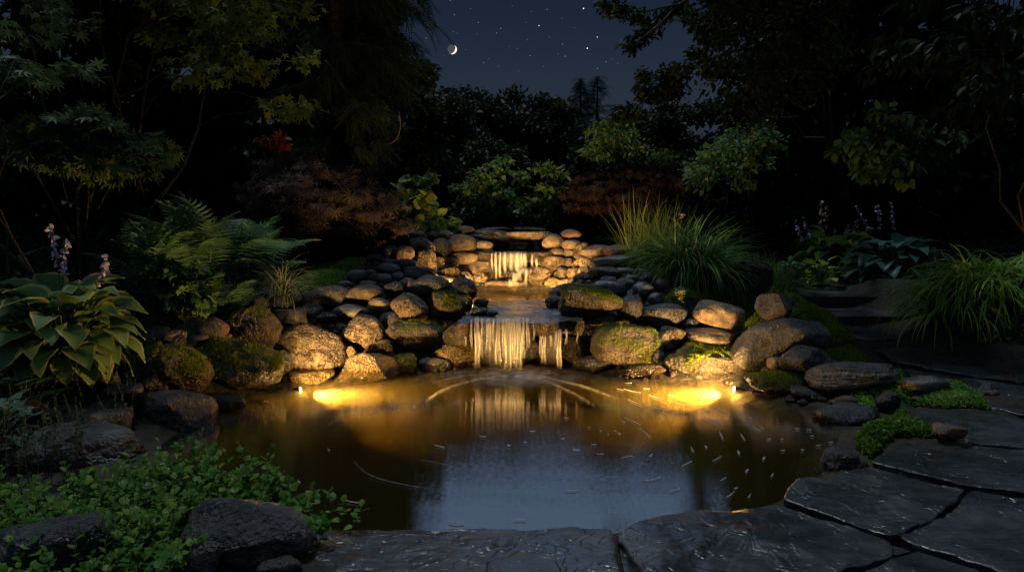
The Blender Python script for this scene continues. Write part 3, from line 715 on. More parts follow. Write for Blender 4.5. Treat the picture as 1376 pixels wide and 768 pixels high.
# ================================================================== build the stones
def ico(sub):
    bm = bmesh.new(); bmesh.ops.create_icosphere(bm, subdivisions=sub, radius=1.0)
    V = np.array([v.co[:] for v in bm.verts]); Fc = np.array([[v.index for v in f.verts] for f in bm.faces]); bm.free()
    return V, Fc
ICO = {k: ico(k) for k in (3, 4, 5)}
ICO4 = ICO[4]
def rock_verts(sub, W, D, H, shp, seed):
    V, Fc = ICO[sub]; rs = np.random.default_rng(seed)
    n = V.copy()
    npl, lo, hi, sharp = {'r': (9, .80, 1.02, 14), 'b': (14, .72, 1.0, 18), 'a': (13, .62, .98, 34), 'f': (12, .78, 1.0, 16), 'k': (14, .75, 1.0, 12)}[shp]
    if shp == 'f':     # superellipsoid with a flat top
        e = 2.6; r = (np.abs(n[:, 0])**e+np.abs(n[:, 1])**e+np.abs(n[:, 2])**3.2)**(-1/e)
    elif shp in 'ba':
        e = 2.35; r = (np.abs(n)**e).sum(1)**(-1/e)
    else: r = (np.abs(n)**2.15).sum(1)**(-1/2.15)
    pl = rs.normal(size=(npl, 3)); pl /= np.linalg.norm(pl, axis=1, keepdims=True); dd = rs.uniform(lo, hi, npl)
    dots = np.maximum(n@pl.T, .02); rr = np.minimum(dd[None, :]/dots, 6)
    inv = (1/r[:, None])**sharp + ((1/rr)**sharp).sum(1, keepdims=True)
    r = (inv[:, 0])**(-1/sharp)
    off = Vector(rs.uniform(-50, 50, 3)); f = {'r': .08, 'b': .13, 'a': .14, 'f': .07, 'k': .12}[shp]
    g = {'r': .010, 'b': .036, 'a': .04, 'f': .025, 'k': .08}[shp]
    nz = np.array([mnoise.noise(Vector(v)*1.3+off)*f + mnoise.fractal(Vector(v)*3.3+off, .8, 2.1, 4)*g + (mnoise.noise(Vector(v)*9+off)*.5 if shp == 'k' else 0)*g for v in n])
    r = r*(1+nz)
    P = n*r[:, None]
    mn, mx = P.min(0), P.max(0)
    P = (P-(mn+mx)/2)/((mx-mn)/2)        # exactly fills its box
    return P*np.array([W/2, D/2, H/2]), Fc
moss_m = leaf_mat('moss_green', (.07, .10, .010), (.20, .26, .028), (.34, .37, .055), rough=.85, trans=.2, scale=9)
M['moss'] = moss_m
TR = ([(-.16, 0, 0), (.16, 0, 0), (0, 1, 0)], [(0, 1, 2)])
def moss_on(P, Fc, amount, parent, seed, origin):
    """short moss tufts on the upper faces of a stone"""
    rs = np.random.default_rng(seed)
    a, b, c = P[Fc[:, 0]], P[Fc[:, 1]], P[Fc[:, 2]]
    nr = np.cross(b-a, c-a); ar = np.linalg.norm(nr, axis=1); nr = nr/(ar[:, None]+1e-12)
    ctr = (a+b+c)/3
    nz = np.array([mnoise.fractal(Vector(p)*5+Vector((seed*3.1 % 50, 0, 0)), .8, 2, 3) for p in ctr])
    ok = (nr[:, 2]*.55+nz*.95 > .66-.36*amount) & (nr[:, 2] > -.1)
    if ok.sum() < 10: return
    pr = ar*ok; n = int(min(12000, (ar[ok].sum()/2)*36000)); pr = pr/pr.sum()
    f = rs.choice(len(Fc), n, p=pr); u = rs.random((n, 2)); s = u.sum(1) > 1; u[s] = 1-u[s]
    pos = a[f]+(b[f]-a[f])*u[:, :1]+(c[f]-a[f])*u[:, 1:]-nr[f]*.003+np.array(origin)
    d = nr[f]+rs.normal(size=(n, 3))*.55; d[:, 2] += .2
    scatter_obj('moss', TR, pos, d, rs.normal(size=(n, 3)), rs.uniform(.010, .028, n), M['moss'], parent)
for i, s in enumerate(stones):
    sub = 5 if s['W'] > .42 else 4
    nm = {'r': 'cobble_stone', 'b': 'boulder', 'a': 'angular_rock', 'f': 'flat_stone', 'k': 'knobbly_rock'}[s['shp']]
    P, Fc = rock_verts(sub, s['W'], s['D'], s['H'], s['shp'], 100+i)
    if abs(s['roll']) < 9: Rm = np.array(Matrix.Rotation(R(s['roll']), 3, 'Y') @ Matrix.Rotation(random.uniform(-.1, .1), 3, 'X'))
    else: Rm = np.array(Matrix.Rotation(R(s['roll']), 3, 'Y'))
    P = P@Rm.T
    me = np_mesh(nm, P, Fc.ravel(), np.arange(len(Fc))*3, np.full(len(Fc), 3))
    o = link_mesh(nm, me, M[s['mt']]); o.location = s['c']
    tag(o, s['lab'], 'rock' if s['W'] > .3 or s['shp'] in 'abk' else 'stone')
    s['o'] = o
    if s['mt'].startswith('mossy'):
        moss_on(P, Fc, .55 if s['mt'] == 'mossy' else .95, o, i, s['c'])
# ================================================================== SLABS, WATER, FALLS, LIGHTS, SKY
def flag_mat(name, dark, mid, light, rlo=.34, rhi=.58):
    m, nt = new_mat(name); L = nt.links.new
    co, rnd = objcoord(nt)
    n1 = N(nt, 'ShaderNodeTexNoise'); n1.inputs['Scale'].default_value = 2.6; n1.inputs['Detail'].default_value = 10; n1.inputs['Roughness'].default_value = .6; L(co, n1.inputs[0])
    n2 = N(nt, 'ShaderNodeTexNoise'); n2.inputs['Scale'].default_value = 22; n2.inputs['Detail'].default_value = 8; n2.inputs['Distortion'].default_value = .2
    mp = N(nt, 'ShaderNodeMapping'); mp.inputs['Scale'].default_value = (.45, 1.3, 1); mp.inputs['Rotation'].default_value = (0, 0, .25); L(co, mp.inputs[0]); L(mp.outputs[0], n2.inputs[0])
    c = ramp(nt, n1.outputs[0], [(.3, dark), (.5, mid), (.72, light)])
    c = mixc(nt, .5, c, mixc(nt, 1.0, c, ramp(nt, n2.outputs[0], [(.35, (.4, .4, .4)), (.6, (1.4, 1.4, 1.4))]), 'MULTIPLY'))
    # cleft terraces: stepped height
    n4 = N(nt, 'ShaderNodeTexNoise'); n4.inputs['Scale'].default_value = 3.2; n4.inputs['Detail'].default_value = 3.5; n4.inputs['Roughness'].default_value = .55; L(co, n4.inputs[0])
    st = ramp(nt, n4.outputs[0], [(.0, (0,)*3), (.44, (.0,)*3), (.455, (.35,)*3), (.52, (.38,)*3), (.535, (.7,)*3), (.60, (.72,)*3), (.615, (1,)*3)])
    a = N(nt, 'ShaderNodeMath', operation='MULTIPLY_ADD'); s6 = N(nt, 'ShaderNodeMath', operation='MULTIPLY'); L(st, s6.inputs[0]); s6.inputs[1].default_value = .55; L(n2.outputs[0], a.inputs[0]); a.inputs[1].default_value = .38; L(s6.outputs[0], a.inputs[2])
    bp = N(nt, 'ShaderNodeBump'); bp.inputs['Strength'].default_value = 1.0; bp.inputs['Distance'].default_value = .018; L(a.outputs[0], bp.inputs['Height'])
    n3 = N(nt, 'ShaderNodeTexNoise'); n3.inputs['Scale'].default_value = 3.5; n3.inputs['Detail'].default_value = 6; L(co, n3.inputs[0])
    rr = ramp(nt, n3.outputs[0], [(.35, (rlo,)*3), (.62, (rhi,)*3)])
    p = N(nt, 'ShaderNodeBsdfPrincipled'); L(c, p.inputs['Base Color']); L(rr, p.inputs['Roughness']); L(bp.outputs[0], p.inputs['Normal'])
    p.inputs['Coat Weight'].default_value = .35; p.inputs['Coat Roughness'].default_value = .28; L(bp.outputs[0], p.inputs['Coat Normal'])
    o = N(nt, 'ShaderNodeOutputMaterial'); L(p.outputs[0], o.inputs[0]); return m
M['flag'] = flag_mat('wet_flagstone', (.008, .010, .013), (.023, .028, .034), (.070, .078, .088), .20, .50)
M['wetslab'] = flag_mat('water_washed_slab', (.03, .034, .045), (.07, .08, .10), (.14, .15, .18), .12, .3)

def slab(name, poly, z, thick, mat, label, cat, seed, rag=.02, relief=.012, gap=.010, side=None):
    """irregular stone slab: poly is a list of ground (x, y) points"""
    rs = random.Random(seed); P = [Vector((p[0], p[1])) for p in poly]; c = sum(P, Vector((0, 0)))/len(P)
    out = []
    for i in range(len(P)):
        a, b = P[i], P[(i+1) % len(P)]; k = max(2, int((b-a).length/.025))
        for j in range(k): out.append(a.lerp(b, j/k))
    # round corners a little, ragged outline
    n = len(out)
    for _ in range(1): out = [(out[i-1]+out[i]*2+out[(i+1) % n])/4 for i in range(n)]
    off = Vector((rs.uniform(-9, 9), rs.uniform(-9, 9), 0))
    o2 = []
    for p in out:
        d = (p-c).normalized(); v = Vector((p.x, p.y, 0))
        o2.append(p - d*gap + d*rag*(mnoise.noise(v*3+off)+.6*mnoise.noise(v*11+off)+.35*mnoise.noise(v*31+off)))
    rings = [0]+[.04*i for i in range(1, 24)]+[.95, .975, .99, 1.0]; V = []; Fc = []
    def zz(x, y, t):
        v = Vector((x, y, 0)); q = mnoise.fractal(v*2.2+off, .9, 2, 5)
        ter = math.floor(q*3.5)/3.5
        z_ = z+relief*(ter*.8+q*.5)
        if t > .98: z_ -= (t-.98)/.02*.006
        return z_
    V.append((c.x, c.y, zz(c.x, c.y, 0)))
    for t in rings[1:]:
        for p in o2:
            q = c.lerp(p, t); V.append((q.x, q.y, zz(q.x, q.y, t)))
    for kz, inset in ((.16, .002), (.55, .006), (1.0, .03)):
        for i, p in enumerate(o2):
            d = (p-c).normalized(); v = Vector((p.x*9, p.y*9, kz*7)); w = inset+.012*mnoise.noise(v)
            V.append((p.x-d.x*w, p.y-d.y*w, z-thick*kz))
    m_ = n; nr = len(rings)-1+3
    for i in range(m_): Fc.append((0, 1+i, 1+(i+1) % m_))
    for r_ in range(nr-1):
        for i in range(m_):
            a = 1+r_*m_+i; b = 1+r_*m_+(i+1) % m_
            Fc.append((a, a+m_, b+m_, b))
    A = Acc(); A.add(V, Fc[:-3*m_]); A.V = []; A.n = 0; A.add(V, []); A.n = 0
    for f_ in Fc[-3*m_:]: A.L.extend(f_); A.T.append(len(f_)); A.M.append(1 if side else 0)
    o = A.build(name, [mat, side] if side else mat, origin=(c.x, c.y, z)); tag(o, label, cat)
    sm_f = np.ones(len(o.data.polygons), dtype=bool); sm_f[-3*m_:] = False; o.data.polygons.foreach_set('use_smooth', sm_f)
    return o
def G(pts, z): return [tuple(on(a, b, z))[:2] for a, b in pts]
SL = [
([(404, 722), (425, 712), (480, 709), (560, 708), (640, 707), (700, 708), (760, 706), (822, 711), (828, 735), (838, 772), (845, 880), (360, 880)], .12, 'long front flagstone along the near edge of the pond'),
([(826, 712), (850, 703), (885, 690), (930, 684), (975, 688), (1010, 680), (1049, 674), (1110, 694), (1150, 706), (1199, 723), (1202, 742), (1124, 770), (1040, 830), (900, 860), (866, 780)], .125, 'pale-blotched flagstone right of the long front one at the pond edge'),
([(832, 730), (868, 762), (890, 790), (900, 880), (846, 880), (840, 780)], .085, 'narrow lower wedge stone between the two front flagstones'),
([(1049, 671), (1056, 655), (1070, 640), (1092, 638), (1110, 644), (1130, 634), (1166, 625), (1230, 640), (1300, 653), (1285, 673), (1240, 700), (1199, 717), (1120, 692)], .125, 'flagstone with a rounded nose reaching into the pond corner'),
([(1168, 622), (1185, 606), (1212, 591), (1280, 593), (1376, 603), (1440, 610), (1440, 672), (1376, 660), (1300, 649), (1220, 633)], .125, 'broad flagstone behind the one with the rounded nose'),
([(1204, 717), (1250, 698), (1288, 676), (1303, 657), (1376, 666), (1460, 674), (1460, 800), (1400, 790), (1345, 770), (1232, 732)], .12, 'large dark flagstone at the lower right with scattered pale flecks'),
([(1150, 711), (1198, 726), (1230, 736), (1206, 744)], .115, 'small wedge-shaped flagstone filling the joint of three larger ones'),
([(1206, 747), (1232, 737), (1345, 773), (1400, 796), (1420, 860), (1060, 860), (1080, 810), (1128, 773)], .12, 'flagstone cut by the bottom edge at the lower right'),
([(1216, 556), (1260, 550), (1340, 556), (1400, 566), (1450, 592), (1376, 600), (1300, 594), (1222, 586)], .12, 'flagstone in front of the low creeping plants on the path'),
([(1160, 459), (1280, 457), (1376, 468), (1450, 480), (1450, 518), (1376, 512), (1290, 502), (1200, 486)], .12, 'path flagstone below the big overhanging grass'),
([(1216, 494), (1290, 507), (1376, 517), (1450, 524), (1450, 585), (1400, 562), (1330, 548), (1290, 540), (1236, 524)], .12, 'path flagstone between grass and creeping plants'),
([(1120, 441), (1240, 440), (1278, 455), (1160, 457)], .12, 'short flagstone directly at the foot of the steps'),
]
for i, (pp, z, lab) in enumerate(SL):
    slab('flagstone', G(pp, z), z, .13, M['flag'], lab, 'flagstone', 40+i, rag=.018, relief=.016, gap=.005)
slab('stone_step', [(3.55, 8.36), (4.4, 8.33), (5.35, 8.4), (5.4, 9.5), (3.5, 9.5)], .27, .17, M['flag'], 'lower dark stone step leading up behind the mossy bank', 'step', 81)
slab('stone_step', [(3.5, 9.22), (4.4, 9.18), (5.3, 9.25), (5.6, 10.6), (5.0, 11.6), (3.4, 11.6), (3.3, 10.2)], .42, .17, M['flag'], 'upper dark stone step in front of the hostas', 'step', 82)
led = slab('ledge_slab', G([(610, 436), (640, 430), (672, 433), (700, 431), (735, 434), (765, 430), (784, 434), (782, 420), (758, 409), (742, 403), (655, 403), (640, 411), (620, 424)], .5), .5, .13, M['wetslab'],
     'wide blue-grey ledge slab with a ragged brown rim the lower falls pour over', 'ledge', 83, rag=.05, relief=.012, side=M['ledge'])
led2 = slab('ledge_slab', [(-.55, 9.46), (-.3, 9.42), (0, 9.45), (.3, 9.42), (.55, 9.46), (.6, 9.9), (.3, 10.2), (-.3, 10.2), (-.6, 9.9)], 1.0, .14, M['ledge'],
     'ragged brown ledge slab the upper falls pour over', 'ledge', 84, rag=.05, relief=.02)

# ------------------------------------------------------------------ water
def water_mat(name, ior, smear, ripple, tint=(1, 1, 1), vol=None):
    m, nt = new_mat(name); L = nt.links.new
    tc = N(nt, 'ShaderNodeTexCoord')
    def noise(scale, vec, det=2):
        mp = N(nt, 'ShaderNodeMapping'); mp.inputs['Scale'].default_value = scale; L(tc.outputs['Object'], mp.inputs[0])
        n = N(nt, 'ShaderNodeTexNoise'); n.inputs['Scale'].default_value = 1.0; n.inputs['Detail'].default_value = det; L(mp.outputs[0], n.inputs[0]); return n
    # tiny wavelets whose crests lie across the view: they stretch every reflection toward the viewer
    n1 = noise((26, 900, 1), None); n2 = noise((1.2, 7, 1), None, 3); n3 = noise((30, 30, 1), None, 1)
    def centred(o, amp):
        s = N(nt, 'ShaderNodeMath', operation='SUBTRACT'); L(o, s.inputs[0]); s.inputs[1].default_value = .5
        q = N(nt, 'ShaderNodeMath', operation='MULTIPLY'); L(s.outputs[0], q.inputs[0]); q.inputs[1].default_value = amp; return q.outputs[0]
    ad = N(nt, 'ShaderNodeMath', operation='ADD'); L(centred(n1.outputs[0], smear), ad.inputs[0]); L(centred(n2.outputs[0], ripple), ad.inputs[1])
    cb = N(nt, 'ShaderNodeCombineXYZ'); L(ad.outputs[0], cb.inputs[1]); L(centred(n3.outputs[0], ripple*.35), cb.inputs[0]); cb.inputs[2].default_value = 1
    nm = N(nt, 'ShaderNodeVectorMath', operation='NORMALIZE'); L(cb.outputs[0], nm.inputs[0])
    fr = N(nt, 'ShaderNodeFresnel'); fr.inputs[0].default_value = ior
    gl = N(nt, 'ShaderNodeBsdfAnisotropic'); gl.inputs['Roughness'].default_value = .04; L(nm.outputs[0], gl.inputs['Normal'])
    tr = N(nt, 'ShaderNodeBsdfTransparent'); tr.inputs[0].default_value = (*tint, 1)
    m2 = N(nt, 'ShaderNodeMixShader'); L(fr.outputs[0], m2.inputs[0]); L(tr.outputs[0], m2.inputs[1]); L(gl.outputs[0], m2.inputs[2])
    # only the upward face mirrors
    ge = N(nt, 'ShaderNodeNewGeometry'); sp = N(nt, 'ShaderNodeSeparateXYZ'); L(ge.outputs['True Normal'], sp.inputs[0])
    gt = N(nt, 'ShaderNodeMath', operation='GREATER_THAN'); L(sp.outputs[2], gt.inputs[0]); gt.inputs[1].default_value = .5
    m3 = N(nt, 'ShaderNodeMixShader'); L(gt.outputs[0], m3.inputs[0]); t2 = N(nt, 'ShaderNodeBsdfTransparent'); L(t2.outputs[0], m3.inputs[1]); L(m2.outputs[0], m3.inputs[2])
    o = N(nt, 'ShaderNodeOutputMaterial'); L(m3.outputs[0], o.inputs[0])
    if vol:
        sc_, ab = vol
        v1 = N(nt, 'ShaderNodeVolumeScatter'); v1.inputs['Color'].default_value = (.95, .84, .30, 1); v1.inputs['Density'].default_value = sc_; v1.inputs['Anisotropy'].default_value = .35
        v2 = N(nt, 'ShaderNodeVolumeAbsorption'); v2.inputs['Color'].default_value = (.40, .34, .05, 1); v2.inputs['Density'].default_value = ab
        va = N(nt, 'ShaderNodeAddShader'); L(v1.outputs[0], va.inputs[0]); L(v2.outputs[0], va.inputs[1]); L(va.outputs[0], o.inputs['Volume'])
    return m
M['water'] = water_mat('murky_pond_water', 2.5, .22, .03, vol=(.20, 2.9))
M['pool'] = water_mat('shallow_pool_water', 2.3, .14, .04, (.8, .68, .42))
cen = POND.mean(0)
ex = []
for p in POND:
    d = p-cen; ex.append((*(p+d/np.linalg.norm(d)*.28), 0.0))
n_ = len(ex)
A = Acc(); A.add(ex+[(a_, b_, -.47) for a_, b_, _ in ex], [tuple(range(n_-1, -1, -1)) if sd_poly(POND, np.array([0.]), np.array([5.]))[0] > 0 else tuple(range(n_)), tuple(range(2*n_-1, n_-1, -1))]+[(i, n_+i, n_+(i+1) % n_, (i+1) % n_) for i in range(n_)])
po = A.build('pond_water', M['water'], smooth=False)
bm = bmesh.new(); bm.from_mesh(po.data); bmesh.ops.recalc_face_normals(bm, faces=bm.faces); bm.to_mesh(po.data); bm.free()
tag(po, kind='structure', label='dark amber pond water with a blue sky reflection')
A = Acc(); A.add([(-.62, 7.7, .475), (.75, 7.7, .475), (.75, 9.6, .475), (-.62, 9.6, .475)], [(0, 1, 2, 3)])
tag(A.build('pool_water', M['pool'], smooth=False), kind='structure', label='small amber middle pool between the two falls')
A = Acc(); A.add([(-.5, 10.1, 1.03), (.5, 10.1, 1.03), (.5, 11.1, 1.03), (-.5, 11.1, 1.03)], [(0, 1, 2, 3)])
tag(A.build('stream_water', M['pool'], smooth=False), kind='structure', label='thin stream above the upper falls')

# ------------------------------------------------------------------ falling water
m, nt = new_mat('falling_water'); L = nt.links.new
tc = N(nt, 'ShaderNodeTexCoord'); mp = N(nt, 'ShaderNodeMapping'); mp.inputs['Scale'].default_value = (55, 12, 2.0); L(tc.outputs['Object'], mp.inputs[0])
n1 = N(nt, 'ShaderNodeTexNoise'); n1.inputs['Scale'].default_value = 1.0; n1.inputs['Detail'].default_value = 5; L(mp.outputs[0], n1.inputs[0])
al = ramp(nt, n1.outputs[0], [(.30, (.42,)*3), (.50, (.68,)*3), (.68, (.95,)*3)])
fa = N(nt, 'ShaderNodeAttribute'); fa.attribute_name = 'thickness'; fz = fa.outputs['Fac']
al = mixc(nt, 1.0, al, fz, 'MULTIPLY')
df = N(nt, 'ShaderNodeBsdfDiffuse'); df.inputs[0].default_value = (.85, .84, .82, 1)
tl = N(nt, 'ShaderNodeBsdfTranslucent'); tl.inputs[0].default_value = (.85, .84, .82, 1)
gl = N(nt, 'ShaderNodeBsdfAnisotropic'); gl.inputs['Roughness'].default_value = .3
ma = N(nt, 'ShaderNodeMixShader'); ma.inputs[0].default_value = .5; L(df.outputs[0], ma.inputs[1]); L(tl.outputs[0], ma.inputs[2])
mb = N(nt, 'ShaderNodeMixShader'); mb.inputs[0].default_value = .12; L(ma.outputs[0], mb.inputs[1]); L(gl.outputs[0], mb.inputs[2])
tp = N(nt, 'ShaderNodeBsdfTransparent'); mx = N(nt, 'ShaderNodeMixShader'); L(al, mx.inputs[0]); L(tp.outputs[0], mx.inputs[1]); L(mb.outputs[0], mx.inputs[2])
o = N(nt, 'ShaderNodeOutputMaterial'); L(mx.outputs[0], o.inputs[0]); M['fall'] = m
# foam: white froth with a torn alpha
def foam_mat(name, lo, hi, sc, radial=True):
    m, nt = new_mat(name); L = nt.links.new
    tc = N(nt, 'ShaderNodeTexCoord'); n1 = N(nt, 'ShaderNodeTexNoise'); n1.inputs['Scale'].default_value = sc; n1.inputs['Detail'].default_value = 8; L(tc.outputs['Object'], n1.inputs[0])
    f = ramp(nt, n1.outputs[0], [(.35, (lo,)*3), (.65, (hi,)*3)])
    if radial:
        uv = N(nt, 'ShaderNodeVectorMath', operation='LENGTH'); ml_ = N(nt, 'ShaderNodeMapping'); ml_.inputs['Location'].default_value = (-1, -1, 0); ml_.inputs['Scale'].default_value = (2, 2, 0)
        L(tc.outputs['Generated'], ml_.inputs[0]); L(ml_.outputs[0], uv.inputs[0])
        rr = ramp(nt, uv.outputs['Value'], [(.0, (1,)*3), (.35, (.6,)*3), (1, (0,)*3)]); f = mixc(nt, 1.0, f, rr, 'MULTIPLY')
    df = N(nt, 'ShaderNodeBsdfDiffuse'); df.inputs[0].default_value = (.85, .85, .85, 1)
    tl = N(nt, 'ShaderNodeBsdfTranslucent'); tl.inputs[0].default_value = (.85, .85, .85, 1)
    ma = N(nt, 'ShaderNodeMixShader'); ma.inputs[0].default_value = .5; L(df.outputs[0], ma.inputs[1]); L(tl.outputs[0], ma.inputs[2])
    tp = N(nt, 'ShaderNodeBsdfTransparent'); mx = N(nt, 'ShaderNodeMixShader'); L(f, mx.inputs[0]); L(tp.outputs[0], mx.inputs[1]); L(ma.outputs[0], mx.inputs[2])
    o = N(nt, 'ShaderNodeOutputMaterial'); L(mx.outputs[0], o.inputs[0]); return m
M['foam'] = foam_mat('white_foam', .2, 1.0, 11)
M['fleck'] = foam_mat('foam_fleck', .3, .9, 60, False)

def strand(cx, w0, w1, t, b, Y, thrown, parent, reg='C', back=.07):
    ox, oy, s = REG[reg]; px = ox+cx/s; y0 = oy+t/s; y1 = oy+b/s
    top = at(px, y0, Y); bot = at(px, y1, Y-thrown)
    n = 16; k = 12; V = []; Fc = []; TH = []; dens = .26 if w0 >= 50 else (random.uniform(.6, .9) if t < 200 or reg != 'C' or Y < 8 else .30); fade = .4 if w0 >= 50 else (random.uniform(.38, .62) if b > 640 or Y > 8 else .25)
    ph = random.uniform(0, 9)
    prof = [(top+Vector((0, back, .012)), .8), (top+Vector((0, back*.3, .010)), .9)]
    for i in range(n):
        u = i/(n-1); z = top.z+(bot.z-top.z)*u; y = top.y-thrown*math.sqrt(u)*.9-.008
        x = top.x+(bot.x-top.x)*u+.004*math.sin(ph+u*5)
        prof.append((Vector((x, y, z)), 1.0))
    m_ = len(prof)
    for i, (p, _) in enumerate(prof):
        u = i/(m_-1); w = (w0+(w1-w0)*u**1.3)/s*Y/F*.5*(1+.12*math.sin(ph+u*8)); th = .012+.014*u
        for j in range(k):
            a = 2*math.pi*j/k; V.append((p.x+math.cos(a)*w, p.y+math.sin(a)*th, p.z))
            TH.append((abs(math.sin(a))**1.3)*min(1, .25+u*6)*(1 if u < fade else max(0, 1-(u-fade)/(1-fade+1e-6)))*dens)
    for i in range(m_-1):
        for j in range(k):
            j2 = (j+1) % k; Fc.append((i*k+j, i*k+j2, (i+1)*k+j2, (i+1)*k+j))
    A = Acc(); A.add([tuple(Vector(v)-parent.location) for v in V], Fc)
    o = A.build('water_strand', M['fall'], parent)
    at_ = o.data.attributes.new('thickness', 'FLOAT', 'POINT'); at_.data.foreach_set('value', np.array(TH, dtype=np.float32)); return o
wf = empty('waterfall', at(690, 497, 6.5), 'broad lower waterfall of separate strands dropping into the pond', 'waterfall')
for a in [(85, 7, 10, 512, 592), (112, 10, 12, 470, 600), (137, 22, 30, 462, 684), (158, 10, 14, 465, 640), (188, 22, 30, 468, 622), (210, 8, 10, 468, 590), (232, 20, 30, 470, 672), (256, 12, 18, 468, 640),
          (276, 26, 38, 466, 692), (300, 16, 24, 466, 680), (324, 24, 30, 466, 694), (345, 12, 16, 466, 640), (365, 14, 20, 462, 596), (392, 10, 10, 470, 560), (424, 14, 14, 475, 640), (437, 12, 22, 505, 662), (468, 8, 12, 515, 590), (488, 10, 12, 512, 600),
          (506, 16, 26, 512, 686), (537, 10, 12, 512, 580), (586, 6, 8, 508, 572), (290, 90, 110, 464, 690), (175, 70, 90, 466, 670), (235, 70, 90, 466, 690), (480, 70, 80, 510, 670)]:
    strand(*a, 6.44, .07, wf)
wf2 = empty('waterfall', at(690, 385, 9.4), 'upper waterfall breaking over a rounded lit rock into the middle pool', 'waterfall')
for a in [(205, 10, 12, 168, 250), (222, 12, 14, 166, 290), (240, 10, 12, 166, 280), (262, 14, 16, 166, 260), (290, 16, 18, 168, 250), (318, 18, 22, 168, 255), (336, 12, 16, 168, 240), (352, 18, 22, 168, 236), (384, 9, 12, 176, 232), (404, 12, 14, 190, 234), (356, 14, 22, 236, 318), (305, 22, 44, 258, 318), (285, 14, 30, 285, 322), (325, 20, 30, 245, 290), (340, 30, 30, 236, 262), (290, 120, 130, 166, 235), (325, 50, 60, 166, 250)]:
    strand(*a, 9.40 if a[3] < 200 else 9.20, .10, wf2)

def foam_patch(cx, cy_, rx, ry, z, seed, name='foam', mat='foam'):
    c = on(cx, cy_, z); a = on(cx+rx, cy_, z); b = on(cx, cy_-ry, z); wx = a.x-c.x; wy = b.y-c.y; V = [(0, 0, .02)]; n = 48; Fc = []
    for r_ in range(1, 7):
        for i in range(n):
            t = 2*math.pi*i/n; q = r_/6*(1+.12*mnoise.noise(Vector((math.cos(t)*2, math.sin(t)*2, seed))))
            V.append((math.cos(t)*wx*q, math.sin(t)*wy*q, .02*(1-(r_/6)**2)+.006*mnoise.noise(Vector((math.cos(t)*9*q, math.sin(t)*9*q, seed)))))
    for i in range(n): Fc.append((0, 1+i, 1+(i+1) % n))
    for r_ in range(5):
        for i in range(n): Fc.append((1+r_*n+i, 1+(r_+1)*n+i, 1+(r_+1)*n+(i+1) % n, 1+r_*n+(i+1) % n))
    A = Acc(); A.add([tuple(Vector(v)+c+Vector((0, 0, .004))) for v in V], Fc)
    return tag(A.build(name, M[mat], origin=tuple(c)), kind='stuff')
foam_patch(694, 503, 100, 16, 0, 3)['label'] = 'white foam at the foot of the lower falls'
foam_patch(694, 501, 55, 10, .012, 5)['label'] = 'denser white foam under the central strands'
foam_patch(689, 386, 26, 4, .478, 7)['label'] = 'foam at the foot of the upper falls'
def ribbon(pts, w, z, name, label, cat, group, mat='fleck', prof=None):
    P = [on(a, b, z) for a, b in pts]; V = []; Fc = []; n = len(P)
    for i, p in enumerate(P):
        t = (P[min(i+1, n-1)]-P[max(i-1, 0)]); t.z = 0; t.normalize(); s_ = Vector((-t.y, t.x, 0)); ww = w*math.sin(math.pi*(i+.35)/(n-.3))*.5
        V += [tuple(p+s_*ww), tuple(p+Vector((0, 0, .004))), tuple(p-s_*ww), tuple(p-Vector((0, 0, .002)))]
    for i in range(n-1):
        for j in range(4):
            j2 = (j+1) % 4; Fc.append((i*4+j, (i+1)*4+j, (i+1)*4+j2, i*4+j2))
    Fc.append((0, 1, 2, 3)); b = (n-1)*4; Fc.append((b+3, b+2, b+1, b))
    A = Acc(); A.add(V, Fc); o = A.build(name, M[mat], origin=tuple(P[n//2])); return tag(o, label, cat, group)
def smooth_pts(pts, k=6):
    out = []
    for i in range(len(pts)-1):
        for j in range(k):
            t = j/k; p0 = pts[max(i-1, 0)]; p1 = pts[i]; p2 = pts[i+1]; p3 = pts[min(i+2, len(pts)-1)]
            out.append(tuple(.5*((2*p1[q])+(-p0[q]+p2[q])*t+(2*p0[q]-5*p1[q]+4*p2[q]-p3[q])*t*t+(-p0[q]+3*p1[q]-3*p2[q]+p3[q])*t**3) for q in (0, 1)))
    out.append(pts[-1]); return out
M['line'] = foam_mat('thin_foam_line', .0, .2, 22, False)
for pts, w, lab in [([(664, 506), (640, 510), (612, 517), (590, 526), (572, 538)], .05, 'thin foam line curving left from the foot of the lower falls'),
               ([(668, 503), (635, 504), (605, 508), (582, 514)], .04, 'faint foam line above the left curving one'),
               ([(712, 503), (740, 508), (770, 515), (800, 524), (830, 536)], .06, 'broad foam line curving right from the foot of the lower falls'),
               ([(716, 507), (745, 516), (775, 530), (800, 545)], .03, 'faint inner foam line right of the falls'),
               ([(476, 618), (486, 630), (505, 641), (540, 650), (575, 656), (600, 660)], .012, 'long thin foam thread on the dark water left of the sky reflection'),
               ([(562, 617), (585, 621), (612, 627)], .012, 'short foam thread above the left rim of the sky reflection')]:
    ribbon(smooth_pts(pts), w, .008, 'foam_line', lab, 'foam line', 'foam lines on the pond', 'line')
